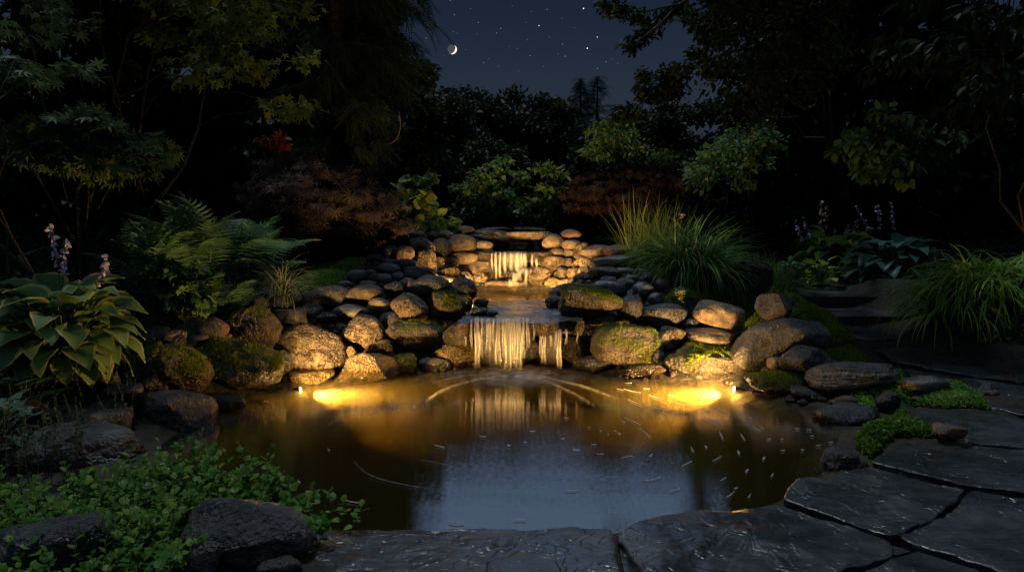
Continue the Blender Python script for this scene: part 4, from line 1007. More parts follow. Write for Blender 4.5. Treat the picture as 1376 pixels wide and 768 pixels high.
FL = [('B', *t) for t in [(320, 140, 55, 12), (385, 137, 45, 14), (415, 162, 50, 17), (470, 151, 42, 17), (240, 120, 80, 12), (195, 115, 30, 12), (225, 92, 30, -3), (250, 160, 70, 20), (330, 182, 60, 20), (400, 200, 70, 22), (515, 135, 50, 8),
      (500, 190, 45, 15), (560, 190, 80, 25), (520, 225, 55, 28), (548, 228, 50, 28), (240, 228, 80, 22), (205, 228, 25, 25), (285, 270, 60, 40), (558, 280, 45, 65), (635, 285, 40, 55), (685, 255, 40, 30), (702, 250, 26, 30), (85, 250, 10, 20), (125, 262, 10, 10),
      (152, 275, 12, 0), (178, 262, 15, 20), (193, 272, 14, 50), (100, 312, 22, 0), (38, 332, 28, 5), (125, 345, 30, 0), (220, 357, 50, -12), (503, 320, 14, 70), (542, 362, 45, -30), (455, 330, 30, 60), (435, 380, 50, -25), (728, 292, 20, -20), (775, 292, 14, 0),
      (778, 332, 20, -5), (830, 254, 16, 5), (872, 258, 22, 10), (883, 280, 16, 0), (660, 215, 18, 20), (848, 330, 16, -15), (905, 314, 22, -8), (950, 303, 20, -15), (710, 360, 16, -60), (650, 405, 20, -50), (740, 420, 22, -50), (310, 433, 75, -12), (390, 472, 50, -12),
      (565, 435, 30, -25), (590, 490, 45, -35), (610, 468, 18, -30), (658, 495, 25, -50), (305, 350, 18, -40), (620, 340, 20, 70), (350, 170, 40, 20), (290, 112, 26, 8), (440, 178, 24, 18)]]
FL += [('Q', *t) for t in [(712, 246, 30, 10), (812, 281, 16, 0), (875, 269, 14, 0), (903, 226, 26, 0), (1020, 256, 18, 0), (1035, 175, 22, 0), (1073, 298, 32, 4), (546, 285, 50, 15), (120, 297, 16, 50), (145, 187, 75, -25), (290, 162, 55, -20), (345, 132, 40, -25),
       (375, 137, 20, -25), (520, 90, 40, -30), (450, 128, 12, -20), (215, 495, 90, 8), (1053, 455, 50, 0), (610, 577, 75, 2), (855, 568, 60, 1), (845, 147, 14, 0), (5, 420, 16, 40)]]
RQ = {'B': (760, 480, 2.666), 'Q': (400, 500, 2.865)}
GRP = {1: ('small pale foam fleck floating below the right pond light', 'foam flecks drifting on the right half of the pond'),
       2: ('tiny pale foam dot floating on dark open water', 'foam dots drifting on the pond'), 3: ('slim foam streak drifting on the left half of the pond', 'foam streaks on the left half of the pond')}
for rg, cx, cy_, ln, an in FL:
    ox, oy, s = RQ[rg]; px, py, l = ox+cx/s, oy+cy_/s, ln/s*.8
    a = R(an); dx, dy = math.cos(a)*l/2, math.sin(a)*l/2
    bend = random.uniform(-.12, .12)*l
    pts = [(px-dx, py-dy), (px-dx*.4, py-dy*.4+bend*.5), (px+dx*.4, py+dy*.4+bend*.5), (px+dx, py+dy)]
    g = 2 if ln <= 20 else (3 if rg == 'Q' else 1)
    Yp = on(px, py, 0).y
    w = (1.2 if ln > 20 else 2.1)*Yp/F*(1.6)
    ribbon(smooth_pts(pts, 3), w, .007, 'foam_fleck', GRP[g][0], 'foam fleck', GRP[g][1])

# ------------------------------------------------------------------ lamps in the water
M['metal'] = plain_mat('dark_lamp_housing', (.03, .03, .03), .4, metal=.6)
m, nt = new_mat('lit_lens'); e = N(nt, 'ShaderNodeEmission'); e.inputs[0].default_value = (1, .72, .32, 1); e.inputs[1].default_value = 30
o = N(nt, 'ShaderNodeOutputMaterial'); nt.links.new(e.outputs[0], o.inputs[0]); M['lens'] = m
def lathe(prof, axis_dir, loc, name, mat, parent, n=20):
    d = Vector(axis_dir).normalized(); x = d.orthogonal().normalized(); y = d.cross(x); V = []; Fc = []
    for (a, r) in prof:
        for k in range(n): t = 2*math.pi*k/n; V.append(tuple(Vector(loc)+d*a+(x*math.cos(t)+y*math.sin(t))*r-parent.location))
    for i in range(len(prof)-1):
        for k in range(n): k2 = (k+1) % n; Fc.append((i*n+k, i*n+k2, (i+1)*n+k2, (i+1)*n+k))
    Fc.append(tuple(range(n-1, -1, -1))); Fc.append(tuple((len(prof)-1)*n+k for k in range(n)))
    A = Acc(); A.add(V, Fc); return A.build(name, mat, parent)
def pond_lamp(loc, aim, label, spots, lens=True):
    t = empty('pond_light', loc, label, 'lamp')
    d = (Vector(aim)-Vector(loc)).normalized()
    lathe([(-.11, .012), (-.10, .022), (-.02, .030), (.0, .034), (.004, .034), (.004, .028)], d, loc, 'housing', M['metal'], t)
    lathe([(.0, .026), (.006, .026), (.010, .020), (.012, .006)], d, loc, 'lens', M['lens'], t)
    for (kind, en, size, blend, to, off) in spots:
        l = bpy.data.lights.new('lamp_light', kind); l.energy = en; l.color = (1, .55, .165); l.shadow_soft_size = .03
        lo = bpy.data.objects.new('lamp_light', l); COL.objects.link(lo); lo.parent = t
        lo.location = d*.03+Vector(off)
        if kind == 'SPOT':
            l.spot_size = R(size); l.spot_blend = blend
            lo.rotation_euler = (Vector(to)-Vector(loc)).to_track_quat('-Z', 'Y').to_euler()
    return t
P1 = on(403, 524, -.012); P2 = on(987, 523, -.012)
tgt = Vector((0, 6.3, .25))
pond_lamp(P1, P1+Vector((.7, .1, .12)), 'warm underwater pond light shining at the left end of the wall',
          [('POINT', 16, 0, 0, None, (0, -.03, -.03)), ('SPOT', 330, 140, 1, Vector((-1.1, 6.9, .22)), (.0, -.10, .09)), ('SPOT', 3000, 76, 1, Vector((.0, 5.9, -.32)), (.10, -.05, -.035))])
pond_lamp(P2, P2+Vector((-.7, .1, .12)), 'warm underwater pond light shining at the right end of the wall',
          [('POINT', 16, 0, 0, None, (0, -.03, -.03)), ('SPOT', 310, 140, 1, Vector((1.25, 6.9, .2)), (0, -.10, .09)), ('SPOT', 3000, 76, 1, Vector((.2, 5.9, -.32)), (-.10, -.05, -.035))])
P3 = Vector((-.52, 8.35, .56)); P4 = Vector((.50, 8.25, .58)); P5 = Vector((-.69, 7.98, max(.60, gz(-.69, 7.98)+.04)))
pond_lamp(P3, (-.3, 9.4, .9), 'small lamp hidden behind the smooth dark boulder at the middle pool', [('POINT', 8, 0, 0, None, (0, 0, 0)), ('SPOT', 250, 110, .9, Vector((0.15, 9.5, .60)), (0, 0, 0))])
pond_lamp(P5, (-.95, 8.65, .85), 'small lamp behind the dark round boulder lighting the glowing yellow rocks', [('SPOT', 75, 130, 1, Vector((-.95, 8.65, .80)), (0, 0, .02))])
pond_lamp(P4, (.6, 9.3, .8), 'small lamp hidden behind the lit moss-ended boulder at the middle pool', [('SPOT', 270, 110, .9, Vector((.6, 9.4, .64)), (0, 0, 0))])

# ------------------------------------------------------------------ moon and stars
def emit_mat(name, col, s):
    m, nt = new_mat(name); e = N(nt, 'ShaderNodeEmission'); e.inputs[0].default_value = (*col, 1); e.inputs[1].default_value = s
    o = N(nt, 'ShaderNodeOutputMaterial'); nt.links.new(e.outputs[0], o.inputs[0]); return m
M['earthshine'] = emit_mat('moon_night_side', (.065, .07, .085), 1.0)
M['crescent'] = emit_mat('moon_lit_side', (1, .88, .72), 1.6)
mc_ = at(607.5, 66.5, 600); Rm_ = 5.9*600/F
t = empty('moon', mc_, 'thin crescent moon with a faintly glowing dark side above the trees', 'moon')
V, Fc = ICO[4]; me = np_mesh('night_side', V*Rm_, Fc.ravel(), np.arange(len(Fc))*3, np.full(len(Fc), 3)); link_mesh('night_side', me, M['earthshine'], t)
V = []; Fc = []; nl, nm = 24, 8
for i in range(nl+1):
    la = R(-90+180*i/nl)
    for j in range(nm+1):
        lo_ = R(50+50*j/nm); V.append((math.cos(la)*math.sin(lo_)*Rm_*1.02, -math.cos(la)*math.cos(lo_)*Rm_*1.02, math.sin(la)*Rm_*1.02))
for i in range(nl):
    for j in range(nm): Fc.append((i*(nm+1)+j, i*(nm+1)+j+1, (i+1)*(nm+1)+j+1, (i+1)*(nm+1)+j))
A = Acc(); A.add(V, Fc); o = A.build('crescent', M['crescent'], t); o.rotation_euler = (0, R(22), 0)
STARS = [(313, 48, 2), (365, 28, 1), (391, 73, 2), (450, 107, 2), (463, 92, 2), (545, 73, 1), (562, 38, 1), (586, 83, 3), (612, 31, 2), (730, 28, 4), (774, 120, 3), (742, 156, 4), (662, 143, 2), (671, 182, 2), (803, 200, 2), (775, 221, 2), (558, 180, 2), (516, 157, 1),
         (386, 110, 1), (322, 108, 1), (310, 103, 1), (222, 124, 2), (408, 203, 2), (456, 215, 1), (821, 190, 1), (300, 2, 2), (648, 174, 1), (549, 129, 1), (840, 205, 1), (425, 190, 1), (490, 150, 1), (700, 90, 1), (620, 120, 1), (880, 170, 1), (850, 130, 1), (500, 20, 1), (660, 60, 1), (350, 160, 1), (280, 180, 1), (600, 215, 1), (520, 230, 1)]
sm_ = {1: emit_mat('faint_star', (.75, .85, 1), .25), 2: emit_mat('dim_star', (.8, .88, 1), .6), 3: emit_mat('clear_star', (.85, .92, 1), 1.3), 4: emit_mat('bright_star', (.9, .95, 1), 2.6)}
sl_ = {1: 'very faint star in the night sky', 2: 'dim star in the night sky', 3: 'clear blue-white star in the night sky', 4: 'one of the two brightest stars in the night sky'}
for a, b, k in STARS:
    V, Fc = ICO[3]; me = np_mesh('star', V*(.24 if k < 3 else .36), Fc.ravel(), np.arange(len(Fc))*3, np.full(len(Fc), 3))
    o = link_mesh('star', me, sm_[k]); o.location = at(480+a/2.4, b/2.4, 600); tag(o, sl_[k], 'star', 'stars in the night sky')
# ================================================================== PLANTS
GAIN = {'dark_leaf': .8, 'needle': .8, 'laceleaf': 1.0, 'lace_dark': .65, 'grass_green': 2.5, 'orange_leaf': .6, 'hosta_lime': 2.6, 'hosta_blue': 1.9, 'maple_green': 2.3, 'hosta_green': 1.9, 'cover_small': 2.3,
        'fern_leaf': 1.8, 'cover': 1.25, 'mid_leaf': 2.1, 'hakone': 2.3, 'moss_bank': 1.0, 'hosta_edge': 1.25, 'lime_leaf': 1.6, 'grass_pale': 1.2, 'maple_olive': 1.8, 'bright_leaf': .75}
def LM(n, *a, **k):
    g = GAIN.get(n, 1.6); a = [tuple(min(.8, v*g) for v in c) for c in a]
    M[n] = leaf_mat(n, *a, **k); return M[n]
LM('maple_green', (.018, .040, .020), (.045, .085, .040), (.075, .10, .04), rough=.45)
LM('maple_olive', (.030, .048, .012), (.070, .10, .022), (.12, .15, .03), rough=.5)
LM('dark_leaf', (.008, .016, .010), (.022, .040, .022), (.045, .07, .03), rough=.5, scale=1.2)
LM('mid_leaf', (.018, .045, .018), (.045, .095, .035), (.08, .14, .045), rough=.42)
LM('bright_leaf', (.04, .10, .02), (.10, .19, .04), (.17, .26, .06), rough=.42)
LM('lime_leaf', (.09, .14, .02), (.20, .26, .045), (.34, .36, .09), rough=.45)
LM('needle', (.010, .022, .016), (.024, .045, .030), rough=.6)
LM('laceleaf', (.035, .028, .030), (.11, .092, .095), (.22, .18, .17), rough=.5, scale=1.5)
LM('lace_dark', (.028, .016, .014), (.07, .040, .032), (.13, .06, .04), rough=.55, scale=1.5)
LM('fern_leaf', (.025, .07, .04), (.07, .15, .085), (.12, .21, .12), rough=.5)
LM('hosta_green', (.045, .10, .045), (.085, .15, .06), rough=.5)
LM('hosta_edge', (.20, .24, .10), (.32, .36, .17), rough=.4)
LM('hosta_lime', (.10, .17, .04), (.20, .28, .08), rough=.4)
LM('hosta_blue', (.030, .075, .065), (.055, .115, .10), rough=.35)
LM('grass_green', (.03, .075, .02), (.07, .14, .035), (.14, .21, .07), rough=.5)
LM('grass_gold', (.09, .12, .02), (.20, .23, .05), (.32, .32, .10), rough=.5)
LM('grass_pale', (.14, .17, .08), (.30, .33, .19), rough=.5)
LM('hakone', (.06, .12, .02), (.13, .22, .045), (.20, .30, .08), rough=.48)
LM('cover', (.025, .085, .012), (.065, .17, .022), (.18, .27, .04), rough=.4, scale=5)
LM('cover_small', (.03, .08, .015), (.07, .15, .03), (.14, .22, .05), rough=.5, scale=5)
LM('moss_bank', (.05, .09, .010), (.15, .25, .03), (.28, .36, .06), rough=.85, scale=9)
LM('orange_leaf', (.16, .035, .012), (.32, .075, .02), rough=.5)
LM('heuchera', (.025, .07, .045), (.05, .11, .07), (.10, .07, .05), rough=.45, scale=4)
M['lilac'] = plain_mat('lilac_petal', (.42, .38, .62), .5, .15); M['cream'] = plain_mat('cream_petal', (.62, .56, .34), .5, .15); M['pinkp'] = plain_mat('pink_petal', (.55, .28, .26), .5, .15)
M['twig'] = plain_mat('pale_twig', (.12, .09, .06), .7)
D2 = T_diamond(); OV = T_ovate(.30); OVN = T_ovate(.20); OVW = T_ovate(.42); MAP = T_lobed(7, .34, 125, .45); MAPS = T_lobed(5, .34, 105, .45); IVY = T_lobed(5, .62, 120, .55); LACE = T_lace(); SPR = T_spray()

def unit(n, rs):
    v = rs.normal(size=(n, 3)); return v/np.linalg.norm(v, axis=1, keepdims=True)
def crown(name, centers, rad, nleaf, tmpl, size, mat, parent, rs, droop=.2, flat=.6, origin=None, upn=.9):
    """leaves in clumps round the given centres; leaves point outward and hang a little"""
    C_ = np.asarray(centers); k = len(C_); rad = np.broadcast_to(rad, (k,))
    i = rs.integers(0, k, nleaf); u = unit(nleaf, rs)*(rs.random((nleaf, 1))**.55)
    u[:, 2] *= flat
    pos = C_[i]+u*rad[i][:, None]
    ctr = C_.mean(0) if origin is None else np.array(origin)
    out = pos-ctr; out[:, 2] *= .3; out /= (np.linalg.norm(out, axis=1, keepdims=True)+1e-6)
    d = out*.7+rs.normal(size=(nleaf, 3))*.6; d[:, 2] -= droop+rs.random(nleaf)*droop
    nn = rs.normal(size=(nleaf, 3))*.45; nn[:, 2] += upn
    return scatter_obj(name, tmpl, pos, d, nn, rs.uniform(size*.65, size*1.25, nleaf), mat, parent)
def limbs(name, base, centers, parent, rs, r0, fork=.35, mat='bark', tips=26, twist=.05, stems=1):
    """tapered trunk that forks into limbs reaching the crown clumps"""
    A = Acc(); base = Vector(base); C_ = [Vector(c) for c in centers]; mean = sum(C_, Vector())/len(C_)
    rd = random.Random(int(rs.integers(1e6)))
    top = base.lerp(mean, .95); nodes = []
    for s_ in range(stems):
        b = base+Vector((rd.uniform(-1, 1), rd.uniform(-1, 1), 0))*(.12*(stems > 1)*1.5)
        tp = top+Vector((rd.uniform(-1, 1), rd.uniform(-1, 1), rd.uniform(-.3, .3)))*((stems > 1)*(top-base).length*.25)
        pts = curve_pts(b, tp, 8, wob=twist, rnd=rd); rr = [r0*(1-.75*i/7)*(1.25 if i == 0 else 1)/(stems**.4) for i in range(8)]
        tube_into(A, [tuple(p-parent.location) for p in pts], rr, 8); nodes += [(pts[i], rr[i]) for i in range(2, 8)]
    for c in rd.sample(C_, min(tips, len(C_))):
        lower = [n_ for n_ in nodes if n_[0].z < c.z+.2] or nodes
        n_ = min(lower, key=lambda q: (q[0]-c).length+rd.uniform(0, .3)*(c-base).length)
        pts = curve_pts(n_[0], c, 6, sag=rd.uniform(-.04, .08), wob=.05, rnd=rd); tube_into(A, [tuple(p-parent.location) for p in pts], [n_[1]*.55*(1-.85*i/5)+.002 for i in range(6)], 5)
    return A.build(name, M[mat], parent)
def poly_centers(poly, Y0, Y1, k, rs, edge=0):
    """clump centres whose outline, seen from the garden, follows the given outline"""
    P = np.array(poly, float); x0, y0 = P.min(0); x1, y1 = P.max(0); out = []
    while len(out) < k:
        x = rs.uniform(x0, x1, 200); y = rs.uniform(y0, y1, 200); s = sd_poly(P, x, y)
        for a, b in zip(x[s < 0], y[s < 0]):
            out.append(tuple(at(a, b, rs.uniform(Y0, Y1))))
            if len(out) >= k: break
    return out
def tree(name, label, cat, poly, Y0, Y1, K, rad, nleaf, tmpl, size, mat, base_px, trunk_r, seed, group=None, droop=.2, flat=.6, baseY=None, stems=1, tips=26, upn=.9, low=0.0, leafname='crown', trunkname='trunk', extra=None):
    rs = np.random.default_rng(seed); Yb = baseY or (Y0+Y1)/2; x = (base_px-688)/F*Yb; z = gz(x, Yb)-.03
    t = empty(name, (x, Yb, z), label, cat, group)
    C_ = poly_centers(poly, Y0, Y1, K, rs)
    C_ = [c for c in C_ if c[2] > gz(c[0], c[1])+low] or C_
    crown(leafname, C_, rad, nleaf, tmpl, size, M[mat], t, rs, droop, flat, upn=upn)
    limbs(trunkname, (x, Yb, z), C_, t, rs, trunk_r, stems=stems, tips=tips)
    return t

# --- far tree line
def bg(label, px, top, hw, Y, mat='dark_leaf', seed=0, n=9000, size=.14, tm=D2, bot=300, K=46, name='leafy_tree'):
    poly = [(px-hw, bot), (px-hw*1.05, top+(bot-top)*.35), (px-hw*.55, top+14), (px-hw*.15, top), (px+hw*.3, top+6), (px+hw*.7, top+20), (px+hw*1.0, top+(bot-top)*.4), (px+hw, bot)]
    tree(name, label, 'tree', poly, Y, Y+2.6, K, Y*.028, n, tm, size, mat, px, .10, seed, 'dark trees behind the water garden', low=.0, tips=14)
bg('dark tree rising beside the hanging conifer, left of the moon', 545, 78, 42, 12.5, seed=1)
bg('dark tree straight below the moon', 598, 122, 36, 14, seed=2)
bg('dark tree with an uneven top just right of the moon', 645, 118, 38, 15, seed=3)
bg('dark rounded tree in the middle of the tree line', 694, 126, 34, 14.5, seed=4)
bg('dark tree left of the pair of firs', 738, 132, 32, 15, seed=5)
bg('dark tree in front of the firs, right side', 800, 172, 46, 13.5, 'dark_leaf', 6, bot=320)
bg('low dark tree just right of the firs', 852, 146, 40, 15, seed=7)
bg('dark tree below the tip of the overhanging branch', 905, 118, 48, 13, seed=8)
bg('broad dark tree behind the pink flowers on the right', 1012, -150, 66, 12.5, seed=9, n=14000, K=60)
bg('broad black tree behind the tall shrub on the right', 1075, -240, 85, 13, seed=10, n=30000, K=230, size=.19)
bg('black tree filling the gap behind the right shrubs', 1190, -300, 95, 12, seed=11, n=30000, K=230, size=.19)
bg('black tree at the far right edge behind the grass', 1330, -380, 120, 11, seed=12, n=30000, K=230, size=.19)
bg('black tree behind the red-brown weeping maple', 460, -150, 60, 12.5, seed=13, n=30000, K=200, size=.19)
bg('black tree behind the ferns on the left', 350, -260, 85, 12, seed=14, n=30000, K=230, size=.19)
bg('black tree behind the left maple stems', 220, -330, 100, 11, seed=15, n=30000, K=230, size=.19)
bg('black tree at the far left edge', 60, -380, 130, 9.5, seed=16, n=30000, K=230, bot=380, size=.19)
bg('dark bushy shrub behind the yellow-green young plants', 650, 190, 60, 12.5, 'dark_leaf', 17, bot=310, size=.11)
bg('dark bushy shrub behind the golden upright grass', 900, 190, 55, 11.8, 'dark_leaf', 18, bot=310, size=.11)
bg('dark bushy shrub in the dip between the far trees and the hydrangea', 560, 180, 55, 12.2, 'dark_leaf', 19, bot=310, size=.11)
# firs
def fir(px, top, Y, hw, label, seed):
    rs = np.random.default_rng(seed); x = (px-688)/F*Y; zb = gz(x, Y); tp = at(px, top, Y); H = tp.z-zb; w = hw*Y/F
    t = empty('fir_tree', (x, Y, zb), label, 'tree', 'pair of firs on the tree line')
    pos = []; dr = []
    for i in range(34):
        f = 1-(i/33)**.9; z = zb+H*(.12+.86*(1-f)); r = w*(f**.62+.02)*(1.0 if i % 3 else .72)
        for j in range(9):
            a = rs.uniform(0, 6.28); rr = r*rs.uniform(.75, 1.15)
            for q in np.linspace(.1, 1, 6): pos.append((x+math.cos(a)*rr*q, Y+math.sin(a)*rr*q, z-.25*rr*q+.1*q)); dr.append((math.cos(a), math.sin(a), -.35))
    pos = np.array(pos); dr = np.array(dr)+rs.normal(size=(len(pos), 3))*.25
    nn = np.tile([0, 0, 1.], (len(pos), 1))+rs.normal(size=(len(pos), 3))*.3
    scatter_obj('crown', SPR, pos, dr, nn, rs.uniform(.12, .26, len(pos)), M['needle'], t)
    A = Acc(); tube_into(A, [(0, 0, -.1), (0, 0, H*.5), (0, 0, H*.99)], [.12, .07, .01], 8); A.build('trunk', M['bark'], t)
fir(778, 106, 17, 34, 'left, slightly shorter-armed fir of the pair on the tree line', 31)
fir(800, 103, 18, 46, 'right, broader fir of the pair on the tree line', 32)

# --- hanging conifer upper left
rs = np.random.default_rng(40); Yb = 10; x = (455-688)/F*Yb; zb = gz(x, Yb)
t = empty('hanging_conifer', (x, Yb, zb), 'tall dark conifer with hanging sprays reaching toward the moon', 'tree')
A = Acc(); tube_into(A, [(0, 0, -.1), (.05, 0, 3), (0, 0, 7)], [.20, .13, .05], 10)
pos = []; dr = []
for i in range(90):
    py = rs.uniform(-260, 230); reach = np.interp(py, [-260, 0, 60, 130, 230], [600, 585, 560, 535, 500])
    side = rs.random() < .7
    tipx = rs.uniform(480, reach) if side else rs.uniform(330, 460)
    tip = at(tipx, py+rs.uniform(10, 40), rs.uniform(8.8, 10.8)); z0 = tip.z+.15+.25*abs(tip.x-x)
    a = Vector((x, Yb, z0)); n_ = 14
    pts = [a.lerp(tip, q/(n_-1))+Vector((0, 0, .12*math.sin(q/(n_-1)*math.pi))) for q in range(n_)]
    tube_into(A, [tuple(p-Vector((x, Yb, zb))) for p in pts], [.022*(1-q/n_)+.003 for q in range(n_)], 4)
    for q, p in enumerate(pts[2:]):
        for _ in range(5): pos.append(tuple(p+Vector(rs.normal(size=3))*.05)); dr.append(((tip-a).normalized().x*.5+rs.normal()*.4, rs.normal()*.5, -.75))
pos = np.array(pos); dr = np.array(dr)
scatter_obj('foliage', SPR, pos, dr, rs.normal(size=pos.shape)+np.array([0, -.6, .3]), rs.uniform(.22, .42, len(pos)), M['needle'], t)
A.build('trunk', M['bark'], t)

# --- left maples
tree('japanese_maple', 'green maple with pointed leaves in flat layers at the left edge', 'tree', [(-60, 70), (110, 95), (95, 120), (-60, 130)], 5.3, 6.0, 14, .22, 480, MAP, .085, 'maple_green', 30, .02, 50, 'maples on the left', droop=.25, flat=.3, baseY=4.9, stems=2, tips=12)
tree('japanese_maple', 'green maple whose low layered boughs hang over the hosta and ferns', 'tree', [(40, 170), (110, 150), (190, 165), (228, 200), (215, 232), (170, 262), (110, 240), (50, 225)], 5.5, 6.4, 40, .18, 1500, MAP, .095, 'maple_green', 60, .022, 51, 'maples on the left', droop=.25, flat=.35, baseY=6.4, stems=3, tips=18)
tree('japanese_maple', 'olive-leaved maple spreading over the top left corner', 'tree', [(120, -250), (420, -250), (415, -20), (420, 60), (408, 110), (412, 160), (370, 175), (330, 165), (300, 120), (250, 110), (215, 60), (200, -20)], 5.8, 7.8, 90, .27, 3200, MAPS, .085, 'maple_olive', 150, .035, 52, 'maples on the left', droop=.3, flat=.5, baseY=6.6, stems=3, tips=40)
tree('japanese_maple', 'shaded maple canopy at the top left with bare grey stems', 'tree', [(-300, -400), (200, -400), (230, -60), (150, -10), (120, 30), (60, 60), (-80, 50), (-300, 100)], 6.4, 8.4, 90, .34, 3600, MAP, .09, 'maple_green', 95, .035, 53, 'maples on the left', droop=.3, flat=.5, baseY=6.0, stems=4, tips=34)
# --- big right tree with the overhanging branch
C_extra = [(818, 8), (840, 14), (862, 22), (880, 34), (868, 48), (850, 60), (895, 20), (915, 8), (930, 22), (946, 40), (940, 70), (925, 92), (905, 108), (890, 116), (868, 122), (955, 90), (900, 96), (870, 100), (884, 126), (850, 150), (835, 152)]
rs = np.random.default_rng(60); Yb = 13.0; x = (1150-688)/F*Yb; zb = gz(x, Yb)
t = empty('overhanging_tree', (x, Yb, zb), 'large black small-leaved tree on the right whose branch hangs into the sky', 'tree')
cs = [tuple(at(a, b, rs.uniform(8.3, 9.3))) for a, b in C_extra]+poly_centers([(880, -320), (1120, -320), (1120, 90), (1060, 150), (1000, 150), (955, 120), (960, 60), (945, 0)], 7.6, 9.4, 120, rs)
rd_ = np.array([.15]*21+[.36]*120)
crown('crown', cs, rd_, 16000, D2, .085, M['dark_leaf'], t, rs, .2, .8)
limbs('trunk', (x, Yb, zb), cs[60:], t, rs, .10, tips=30)
A = Acc(); o_ = Vector((x, Yb, zb))
for chain in ([(1010, -60), (960, -20), (915, 5), (870, 15), (818, 8)], [(915, 5), (890, 30), (868, 48), (850, 62)], [(1030, 60), (980, 70), (940, 85), (895, 110), (866, 122)], [(940, 85), (890, 126), (835, 152)]):
    P_ = [at(a, b, 8.9)-o_ for a, b in chain]; tube_into(A, [tuple(p) for p in P_], [.03-.025*i/(len(P_)-1) for i in range(len(P_))], 5)
A.build('branch', M['bark'], t)
# right leafy trees
tree('drooping_leaf_tree', 'drooping large-leaved tree in the upper right corner', 'tree', [(1190, -250), (1600, -250), (1600, 90), (1376, 130), (1290, 160), (1230, 130), (1150, 100), (1180, 60), (1200, 0)], 5.6, 7.4, 80, .26, 3000, OVN, .15, 'dark_leaf', 1345, .03, 61, droop=.6, flat=.6, baseY=6.8, stems=3, tips=36)
tree('broadleaf_shrub', 'tall green shrub with broad leaves in tiers on the right', 'shrub', [(1112, 205), (1150, 152), (1200, 145), (1250, 165), (1300, 160), (1290, 190), (1240, 215), (1215, 238), (1150, 232)], 7.6, 8.5, 44, .17, 1500, OV, .13, 'mid_leaf', 1330, .02, 62, baseY=8.7, droop=.45, flat=.45, stems=3, tips=20)
tree('broadleaf_shrub', 'dark mixed shrub under the tall tiered shrub on the right', 'shrub', [(1110, 250), (1160, 225), (1280, 230), (1376, 200), (1400, 310), (1290, 320), (1180, 300)], 12.6, 13.6, 60, .30, 2600, OV, .14, 'dark_leaf', 1260, .03, 63, droop=.4, stems=3, tips=14)
tree('flowering_shrub', 'green shrub with a pink flower cluster beneath the black tree', 'shrub', [(930, 215), (960, 180), (1000, 165), (1040, 170), (1050, 205), (1010, 240), (960, 262), (935, 240)], 9.3, 10.6, 36, .22, 1500, OV, .10, 'mid_leaf', 985, .03, 64, stems=3, tips=16)
tree('leafy_shrub', 'faint green feathery shrub right of the firs', 'shrub', [(795, 205), (800, 175), (825, 165), (850, 180), (868, 200), (900, 205), (890, 225), (830, 222)], 11, 12, 26, .24, 1500, OVN, .10, 'bright_leaf', 835, .03, 65, stems=3, tips=12)
tree('leafy_shrub', 'young yellow-green plant with upright stems behind the cap slabs', 'shrub', [(695, 290), (705, 250), (725, 222), (745, 220), (758, 245), (760, 275), (740, 300)], 11, 11.6, 26, .15, 520, OV, .12, 'bright_leaf', 728, .012, 66, stems=5, tips=20, droop=.2)
tree('leafy_shrub', 'bluish green bush left of the young yellow-green plant', 'shrub', [(620, 300), (612, 260), (640, 225), (680, 215), (700, 240), (695, 300)], 11.3, 12.2, 40, .2, 1600, OV, .11, 'mid_leaf', 655, .02, 67, stems=3, tips=16)
tree('hydrangea', 'yellow-green broad-leaved plant glowing beside the weeping maple', 'shrub', [(540, 300), (528, 265), (545, 250), (570, 262), (590, 282), (608, 300), (590, 312)], 9.9, 10.5, 24, .13, 260, OVW, .17, 'lime_leaf', 565, .012, 68, stems=4, tips=16, droop=.35, upn=.5)
tree('hydrangea', 'tall pale-leaved stem above the glowing yellow-green plant', 'shrub', [(525, 262), (520, 225), (535, 215), (560, 240), (580, 232), (575, 260)], 10.2, 10.8, 14, .12, 110, OVW, .15, 'mid_leaf', 548, .012, 69, stems=3, tips=10, droop=.35, upn=.5)
tree('leafy_shrub', 'dark green shrub under the olive maple, behind the weeping maple', 'shrub', [(380, 190), (420, 165), (480, 130), (510, 160), (500, 200), (450, 215), (400, 215)], 9.6, 10.4, 36, .25, 1900, D2, .10, 'mid_leaf', 450, .03, 70, stems=3, tips=14)
t = tree('orange_shrub', 'small cluster of orange-red leaves above the weeping maple', 'shrub', [(354, 200), (362, 184), (392, 186), (390, 204)], 8.6, 8.9, 7, .09, 90, OV, .11, 'orange_leaf', 372, .015, 71, stems=2, tips=5)
# --- weeping laceleaf maples
def laceleaf(label, poly, Y0, Y1, mat, bpx, seed, n, size, K=70, Yb=None):
    rs = np.random.default_rng(seed); Yb = Yb or (Y0+Y1)/2; x = (bpx-688)/F*Yb; z = gz(x, Yb)
    t = empty('weeping_maple', (x, Yb, z), label, 'tree', 'weeping laceleaf maples')
    P = np.array(poly, float); C_ = []
    mx, my = P.mean(0)
    for c in poly_centers(poly, 0, 1, K, rs): pass
    # dome: clumps nearer the edge sit farther back
    x0, y0 = P.min(0); x1, y1 = P.max(0)
    while len(C_) < K:
        a, b = rs.uniform(x0, x1), rs.uniform(y0, y1); s = float(sd_poly(P, np.array([a]), np.array([b]))[0])
        if s < 0:
            f = min(1, -s/(.45*min(x1-x0, y1-y0))); Yc = Y1-(Y1-Y0)*math.sqrt(1-(1-f)**2)+rs.uniform(-.05, .05)
            c = at(a, b, Yc); C_.append((c.x, c.y, max(c.z, gz(c.x, c.y)+.06)))
    crown('crown', C_, .19, n, LACE, size, M[mat], t, rs, .75, .22, upn=.8)
    crown('inner_crown', [(c[0]*.98+x*.02, c[1]+.35, c[2]-.08) for c in C_], .22, n//2, LACE, size*1.2, M[mat], t, rs, .6, .6)
    limbs('trunk', (x, Yb, z), C_, t, rs, .05, tips=34, twist=.1)
